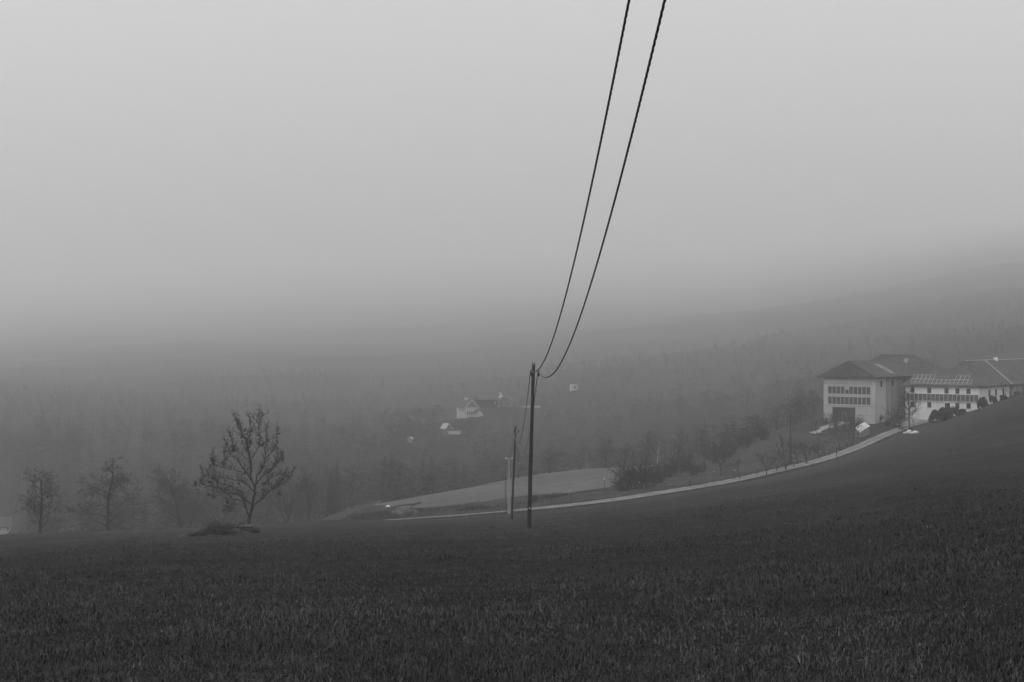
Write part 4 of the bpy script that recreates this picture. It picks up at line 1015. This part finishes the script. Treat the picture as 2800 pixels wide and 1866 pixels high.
# ------------------------------------------------------------------ orchard and farm trees
OT = [('fruit_a', 1970, 1301, 4.6, 'bare fruit tree with bent trunk, alone on the slope above the lane'),
 ('fruit_b', 2025, 1312, 4.0, 'slender bare fruit tree close above the lane'),
 ('vase_a', 2096, 1300, 4.6, 'bare fruit tree with spreading fork right above the lane'),
 ('fruit_b', 2123, 1290, 4.0, 'thin bare fruit tree right of the spreading forked one'),
 ('vase_b', 2149, 1287, 6.6, 'tall dark fruit tree just left of the orchard utility pole'),
 ('fruit_a', 2180, 1272, 4.4, 'bare fruit tree just right of the orchard utility pole'),
 ('vase_a', 2207, 1270, 5.2, 'bushy bare fruit tree at the middle of the orchard'),
 ('fruit_b', 2256, 1249, 3.8, 'small crooked fruit tree below the yard'),
 ('fruit_a', 2297, 1231, 5.2, 'leaning bare fruit tree left of the zinc hut'),
 ('vase_b', 2331, 1219, 5.4, 'dark bare fruit tree in front of the zinc hut'),
 ('fruit_b', 2356, 1203, 3.6, 'thin bare sapling at the corner of the zinc hut'),
 ('vase_a', 2268, 1173, 4.6, 'vase shaped bare tree before the barn door'),
 ('fruit_a', 2310, 1180, 4.0, 'bare fruit tree between the barn and the zinc hut'),
 ('vase_b', 2340, 1178, 3.8, 'low bare tree touching the back of the zinc hut'),
 ('fruit_b', 2235, 1190, 3.8, 'bare fruit tree at the left edge of the pale yard'),
 ('fruit_b', 1926, 1284, 5.4, 'dark bare tree left of the lone sloping fruit tree'),
 ('fruit_a', 1727, 1290, 4.6, 'gnarled bare tree at the edge of the pale field')]
for i, (k, px_, py_, H, lab) in enumerate(OT):
    p = hit(px_, py_, 300); place_tree(k, 'fruit_tree', p-Vector((0, 0, .05)), H, i*1.9, lab, 'fruit trees of the orchard')
place_tree('vase_b', 'farm_tree', hit(2460, 1177, 320), 6.4, .4, 'dense dark bare tree at the lane between barn and farmhouse', 'trees before the farmhouse')
place_tree('tall_a', 'farm_tree', hit(2487, 1175, 324), 10.2, 1.4, 'tallest bare tree before the white farmhouse wall', 'trees before the farmhouse')
place_tree('vase_a', 'farm_tree', hit(2499, 1143, 331), 5.2, 2.2, 'small spreading bare tree against the white farmhouse wall', 'trees before the farmhouse')
place_tree('fruit_b', 'farm_tree', near(2750, 327), 4.2, .3, 'small bare tree before the side wall of the farmhouse', 'trees before the farmhouse')
place_tree('shrub_a', 'farm_tree', hit(2455, 1172, 321), 5.2, .9, 'dark bushy undergrowth round the tree at the lane bend', 'trees before the farmhouse', 'shrub')
SH = [('shrub_a', 1700, 1345, 4.0, 'leftmost dark bush of the thicket by the pale field'), ('shrub_b', 1722, 1340, 5.2, 'tall dark bush second from the left in the thicket'), ('shrub_a', 1748, 1338, 5.6, 'tallest dark bush in the middle of the thicket'), ('shrub_b', 1775, 1333, 5.0, 'dark bush right of the tallest in the thicket'), ('shrub_a', 1803, 1322, 4.2, 'dark bush near the right end of the thicket'), ('shrub_b', 1830, 1308, 3.6, 'rightmost low dark bush of the thicket'),
 ('shrub_a', 1898, 1302, 2.6, 'low dark shrub alone on the bank, left one of two'), ('shrub_b', 1920, 1294, 2.4, 'low dark shrub alone on the bank, right one of two'), ('shrub_b', 1462, 1372, 1.6, 'small bare bush right beside the nearest pole beyond the lane'), ('shrub_a', 2285, 1168, 2.6, 'low bare bush before the middle of the barn door'), ('shrub_b', 2325, 1163, 2.4, 'low bare bush before the right part of the barn wall'), ('shrub_b', 1852, 1298, 4.6, 'tall bare bush right behind the end of the thicket'), ('shrub_a', 1878, 1290, 4.2, 'bare bush between the thicket and the two low shrubs'), ('shrub_b', 1952, 1268, 4.6, 'bare bush at the wood edge above the lone sloping fruit tree'), ('shrub_a', 1990, 1252, 5.0, 'broad bare bush at the wood edge high above the lane'), ('shrub_b', 2040, 1228, 4.8, 'bare bush at the wood edge left of the orchard pole'), ('shrub_a', 2085, 1205, 4.8, 'bare bush at the top of the orchard slope beside the wood'), ('shrub_b', 2258, 1162, 2.2, 'low bare bush at the left corner of the barn door'), ('shrub_a', 2352, 1163, 2.4, 'low bare bush right behind the zinc hut'), ('shrub_b', 2402, 1155, 2.6, 'bare bush at the right corner of the barn'), ('shrub_a', 2428, 1166, 2.8, 'bare bush in the bend of the lane left of the dense tree'), ('shrub_a', 2232, 1240, 2.6, 'low bare bush in the middle of the orchard')]
for i, (k, px_, py_, H, lab) in enumerate(SH):
    p = hit(px_, py_, 290); place_tree(k, 'shrub', p-Vector((0, 0, .1)), H, i*2.3, lab, 'bare shrubs on the slope', 'shrub')

def bush_mesh(seed, rx, ry, rz, n, material, lobes=16, leaf=.12):
    g3 = np.random.default_rng(seed); V = []; T = []
    cs = [np.array([g3.uniform(-.75, .75)*rx, g3.uniform(-.7, .7)*ry, rz*g3.uniform(.15, .78)]) for _ in range(lobes)]
    cs = [c*np.array([1.15-.75*c[2]/rz, 1.15-.75*c[2]/rz, 1]) for c in cs]
    per = n//lobes
    allp = []
    for c in cs:
        d = g3.normal(0, 1, (per, 3)); d /= np.linalg.norm(d, axis=1)[:, None]
        r = g3.uniform(.55, 1.05, per)[:, None]
        allp.append(c+d*r*g3.uniform(.6, 1.15)*np.array([rx*.34, ry*.34, rz*.26]))
    p = np.concatenate(allp); p = p[p[:, 2] > -.1]; m = len(p)
    a = g3.normal(0, 1, (m, 3)); a /= np.linalg.norm(a, axis=1)[:, None]; b = np.cross(a, g3.normal(0, 1, (m, 3))); b /= np.linalg.norm(b, axis=1)[:, None]
    s = g3.uniform(.6, 1.3, m)[:, None]*leaf
    V = np.stack([p-a*s, p+b*s*.7, p+a*s, p-b*s*.7], 1).reshape(-1, 3); k = np.arange(m)[:, None]*4
    return np_mesh('foliage', V, k+[0, 1, 2, 3], material)
def bush(px_, Y_, w, h, seed, label, lift=0):
    p = near(px_, Y_); r = empty('evergreen_bush', p, seed, label, 'bush', 'evergreen bushes before the farmhouse')
    link('foliage', bush_mesh(seed, w/2, w*.42, h, int(2600*w*h/6), M['evergreen']), r)
    MB().tube([(0, 0, -.3), (.05, 0, h*.35), (.1, .05, h*.7)], [.09, .07, .03], 6).build('stem', M['bark'], r)
bush(2556, 320, 3.6, 3.0, 1, 'round dark evergreen bush left before the farmhouse'); bush(2580, 319, 3.8, 3.6, 2, 'tall dark evergreen bush in the middle before the farmhouse'); bush(2606, 317, 3.6, 3.2, 3, 'broad dark evergreen bush right of the tall one')
bush(2632, 315, 2.6, 1.7, 4, 'low dark evergreen bush below the collector balcony'); bush(2686, 318, 3.0, 3.1, 5, 'dark rounded bush at the corner of the farmhouse'); bush(2716, 320, 2.2, 2.2, 6, 'small dark bush before the side wall of the farmhouse'); bush(2745, 324, 2.6, 1.5, 7, 'low dark bush at the far right field edge')

# ------------------------------------------------------------------ the three foggy trees at left
def brow_tree(key, px_, py_top, Y_, lab, rz):
    p = near(px_, Y_); top = EYE-(py_top-CY)/F*Y_
    return place_tree(key, 'field_edge_tree', p-Vector((0, 0, .1)), top-p.z, rz, lab, 'foggy trees on the left field edge')
brow_tree('droop_a', 105, 1272, 176, 'drooping bare tree with bent trunk, leftmost on the field edge', 0)
tree_proto('edge_b', 'droop', 16, 12, .26, 4); tree_proto('edge_c', 'droop', 27, 12, .24, 4)
brow_tree('edge_b', 300, 1245, 196, 'broad bare tree fading in fog, second from left on the field edge', 2)
brow_tree('edge_c', 508, 1265, 235, 'faintest bare tree in the fog just left of the lone tree', 1)

# ------------------------------------------------------------------ woods: near edge trees singly, the rest as one mass
def conifer_mesh(seed, H, R, whorls, per):
    g3 = np.random.default_rng(seed); V = []; Fc = []
    for w in range(whorls):
        f = w/(whorls-1); z = H*(.10+.88*f); L = R*(1-f)**.85+.25
        for k in range(per):
            a = 6.283*(k/per+g3.random()*.15)+w*.7; l = L*g3.uniform(.55, 1.25); wd = l*.30+.1
            d = np.array([math.cos(a), math.sin(a), 0]); s = np.array([-d[1], d[0], 0])
            p0 = np.array([0, 0, z+.25]); p1 = d*l*.55+np.array([0, 0, z+.05]); p2 = d*l+np.array([0, 0, z-.16*l-.15])
            n0 = len(V); V += [p0, p1-s*wd-[0, 0, .15], p1+s*wd-[0, 0, .15], p2, p1*.5+[0, 0, z*.5+.1]]
            Fc += [[n0, n0+1, n0+4], [n0, n0+4, n0+2], [n0+4, n0+1, n0+3], [n0+4, n0+3, n0+2]]
    return np.array(V), np.array(Fc)
CON = []
for s in (1, 2, 3):
    v_, f_ = conifer_mesh(s, 18, 4.3, 24, 9); CON.append(np_mesh('crown', v_, f_, M['needle']))
ctr_ = MB().tube([(0, 0, -.5), (0, 0, 6), (0, 0, 17.5)], [.26, .2, .03], 7).mesh('trunk', M['bark'])
CT = [(905,1285,285),(921,1266,300),(1052,1245,335),(1072,1236,348),(1093,1252,340),(1158,1238,352),(1180,1246,362),(1242,1250,368),(1268,1262,360)]
for i, (px_, pt, Y_) in enumerate(CT):
    p = near(px_, Y_); H = max(EYE-(pt-CY)/F*Y_-p.z, 8)
    r = empty('spruce', p, i*1.1, '%s dark spruce from the left along the wood edge behind the pale field' % ordn[sorted(CT).index(CT[i])], 'spruce tree', 'spruces at the wood edge')
    s = H/18; r.scale = (s*.95, s*.95, s); link('trunk', ctr_, r); link('crown', CON[i % 3], r)
BT = [('birch_a',1607,1222,338,'pale slender birch behind the edge of the pale field'),('tall_a',1505,1215,345,'bare wood edge tree left of the pale birch'),('tall_b',1655,1195,345,'bare wood edge tree right of the pale birch'),('tall_a',1710,1200,335,'bare tree above the left end of the thicket'),('birch_a',1797,1185,330,'pale leaning birch above the thicket'),('tall_b',1775,1180,340,'tall bare tree behind the thicket'),('tall_a',1855,1170,335,'bare tree right of the pale leaning birch'),('tall_b',1920,1165,335,'bare tree at the wood edge above the low shrubs'),('tall_b',1990,1150,345,'tall bare tree at the wood edge above the orchard'),('tall_a',2065,1130,350,'bare tree at the wood edge left of the orchard pole'),('tall_b',2125,1105,365,'tall bare tree at the wood edge near the orchard pole'),('tall_a',2190,1080,385,'bare tree left of the barn'),('tall_b',2225,1060,395,'tall bare tree close behind the left corner of the barn'),('vase_big',790,1290,250,'bare tree behind the field brow right of the lone tree'),('tall_a',845,1270,262,'bare tree left of the first spruces behind the brow'),('vase_big',600,1330,245,'low bare tree behind the brow left of the lone tree trunk')]
for i, (k, px_, pt, Y_, lab) in enumerate(BT):
    p = near(px_, Y_); H = max(EYE-(pt-CY)/F*Y_-p.z, 6)
    place_tree(k, 'bare_tree', p-Vector((0, 0, .2)), H, i*2.1, lab, 'bare trees at the wood edge')

# mass of the woods
def sliver_tree(seed, nb, nt, fat):
    """unit-height bare tree: trunk, limbs and twigs of narrow faces"""
    g3 = np.random.default_rng(seed); V = []; Fc = []
    def sl(p, q, w0, w1):
        d = q-p; s = np.cross(d, g3.normal(0, 1, 3)); s /= np.linalg.norm(s)+1e-9; n0 = len(V)
        V.extend([p-s*w0, p+s*w0, q+s*w1]); Fc.append([n0, n0+1, n0+2])
    for _ in range(2):
        V.extend([np.array([-.009*min(fat, 1.5), 0, -.05]), np.array([.009*min(fat, 1.5), 0, -.05]), np.array([g3.normal(0, .02), g3.normal(0, .02), .62])]); Fc.append([len(V)-3, len(V)-2, len(V)-1])
        V.extend([np.array([0, -.009*min(fat, 1.5), -.05]), np.array([0, .009*min(fat, 1.5), -.05]), np.array([g3.normal(0, .02), g3.normal(0, .02), .58])]); Fc.append([len(V)-3, len(V)-2, len(V)-1])
    for b in range(nb):
        z = g3.uniform(.22, .85); a = g3.uniform(0, 6.28); l = (.40*(1-abs(z-.4)))*g3.uniform(.6, 1.2); el = g3.uniform(-.2, .9)
        d = np.array([math.cos(a), math.sin(a), el]); d /= np.linalg.norm(d); p = np.array([0, 0, z]); q = p+d*l
        sl(p, q, .0045*fat, .0012*fat)
        for t in range(nt):
            f = g3.uniform(.3, 1); e = p+(q-p)*f; dd = d*.5+g3.normal(0, .6, 3)+[0, 0, .15]; dd /= np.linalg.norm(dd)
            sl(e, e+dd*l*g3.uniform(.25, .55), .0022*fat, .0006*fat)
    return np.array(V), np.array(Fc)
PRO = {'near': [(sliver_tree(s, 30, 8, 1.25)) for s in range(5)], 'mid': [(sliver_tree(20+s, 10, 4, 2.4)) for s in range(5)], 'far': [(sliver_tree(40+s, 6, 2, 5)) for s in range(4)]}
PROC = {}
for nm, (w, p_) in {'near': (15, 7), 'mid': (8, 5), 'far': (4, 4)}.items():
    PROC[nm] = []
    for s in range(3):
        v_, f_ = conifer_mesh(60+s, 1.0*18, 3.3, w, p_); PROC[nm].append((v_/18, f_))
gF = np.random.default_rng(123)
KEEP = [(-60, 60, 1455, 470), (1236, 1345, 1140, 665), (1340, 1420, 1112, 680), (1426, 1484, 1114, 692), (1550, 1600, 1067, 768), (1205, 1256, 1181, 572), (1110, 1130, 1208, 530)]
# meadow strips on the far slope stay open
vs, fs_, tn, nb_ = [], [], [], 0
def plant(nm, Ylo, Yhi, area, hmin, hmax, spread=.52):
    global nb_
    n = int(spread*(Yhi**2-Ylo**2)/area)
    Y = np.sqrt(gF.uniform(Ylo**2, Yhi**2, n)); u = gF.uniform(-spread, spread, n); X = u*Y
    ok = Y > np.interp(u*F+CX, BROW[:, 0], BROW[:, 1])
    ok &= gF.random(n) < np.clip((1600-Y)/900, 0, 1)**1.5 if nm == 'mid' else True   # the wood opens out up the slope
    # glades
    ok &= ~((vnoise(X/120, Y/90, 91) > .27) & (Y > 900))
    X, Y, u = X[ok], Y[ok], u[ok]; Z = ground(X, Y)-.3
    H = gF.uniform(hmin, hmax, len(X))*(1+.5*vnoise(X/50, Y/50, 92)); px_ = u*F+CX
    pt = CY-(Z+H-EYE)/Y*F; hw = H*.22/Y*F
    for xa, xb, yb, YY in KEEP: 
        w_ = (Y < YY+6) & (px_+hw > xa) & (px_-hw < xb)
        H = np.where(w_, np.minimum(H, EYE-(yb+2-CY)/F*Y-Z), H)
    ok = H > 1.6
    X, Y, Z, H = X[ok], Y[ok], Z[ok], H[ok]
    con = (vnoise(X/70, Y/70, 93)+.35*gF.normal(0, 1, len(X))) > (.34 if nm == 'near' else .8 if nm == 'mid' else 9)
    rz = gF.uniform(0, 6.28, len(X)); c, s = np.cos(rz), np.sin(rz)
    for is_con in (False, True):
        pl = (PROC if is_con else PRO)[nm]
        pick = gF.integers(0, len(pl), len(X))
        for j, (v0, f0) in enumerate(pl):
            w = np.nonzero((con == is_con) & (pick == j))[0]
            if not len(w): continue
            wid = gF.uniform(.85, 1.35, len(w))
            x = (v0[None, :, 0]*c[w, None]-v0[None, :, 1]*s[w, None])*(H[w]*wid)[:, None]+X[w, None]
            y = (v0[None, :, 0]*s[w, None]+v0[None, :, 1]*c[w, None])*(H[w]*wid)[:, None]+Y[w, None]
            z = v0[None, :, 2]*H[w, None]+Z[w, None]
            vs.append(np.stack([x, y, z], -1).reshape(-1, 3)); fs_.append((f0[None]+(np.arange(len(w))*len(v0))[:, None, None]).reshape(-1, 3)+nb_)
            tn.append(np.repeat(gF.uniform(.75, 1.25, len(w))*(.75 if is_con else 1.05), len(v0))); nb_ += len(w)*len(v0)
plant('near', 240, 640, 60, 8, 13)
plant('mid', 640, 1500, 85, 5, 7.5)
wood = link('forest', np_mesh('forest', np.concatenate(vs), np.concatenate(fs_), M['forest'], False, np.concatenate(tn)))
tag(wood, 'foggy bare wood covering the opposite valley side', 'forest', None, 'stuff')

# ------------------------------------------------------------------ the fog
zb = LOWEST-3.0; ztop = max(float(GZ.max())+40, 60)
hm = bpy.data.materials.new('haze'); hm.use_nodes = True
hn_ = hm.node_tree.nodes; hn_.clear()
ho = hn_.new('ShaderNodeOutputMaterial'); pv = hn_.new('ShaderNodeVolumePrincipled')
pv.inputs['Color'].default_value = (.97, .97, .97, 1); pv.inputs['Density'].default_value = HAZE_DENSITY; pv.inputs['Anisotropy'].default_value = 0.2
hm.node_tree.links.new(pv.outputs[0], ho.inputs['Volume'])
hz = MB().box(-8800, 8800, -330, 10800, zb, ztop).build('haze', hm)
tag(hz, 'pale fog filling the whole valley', 'fog', None, 'stuff')
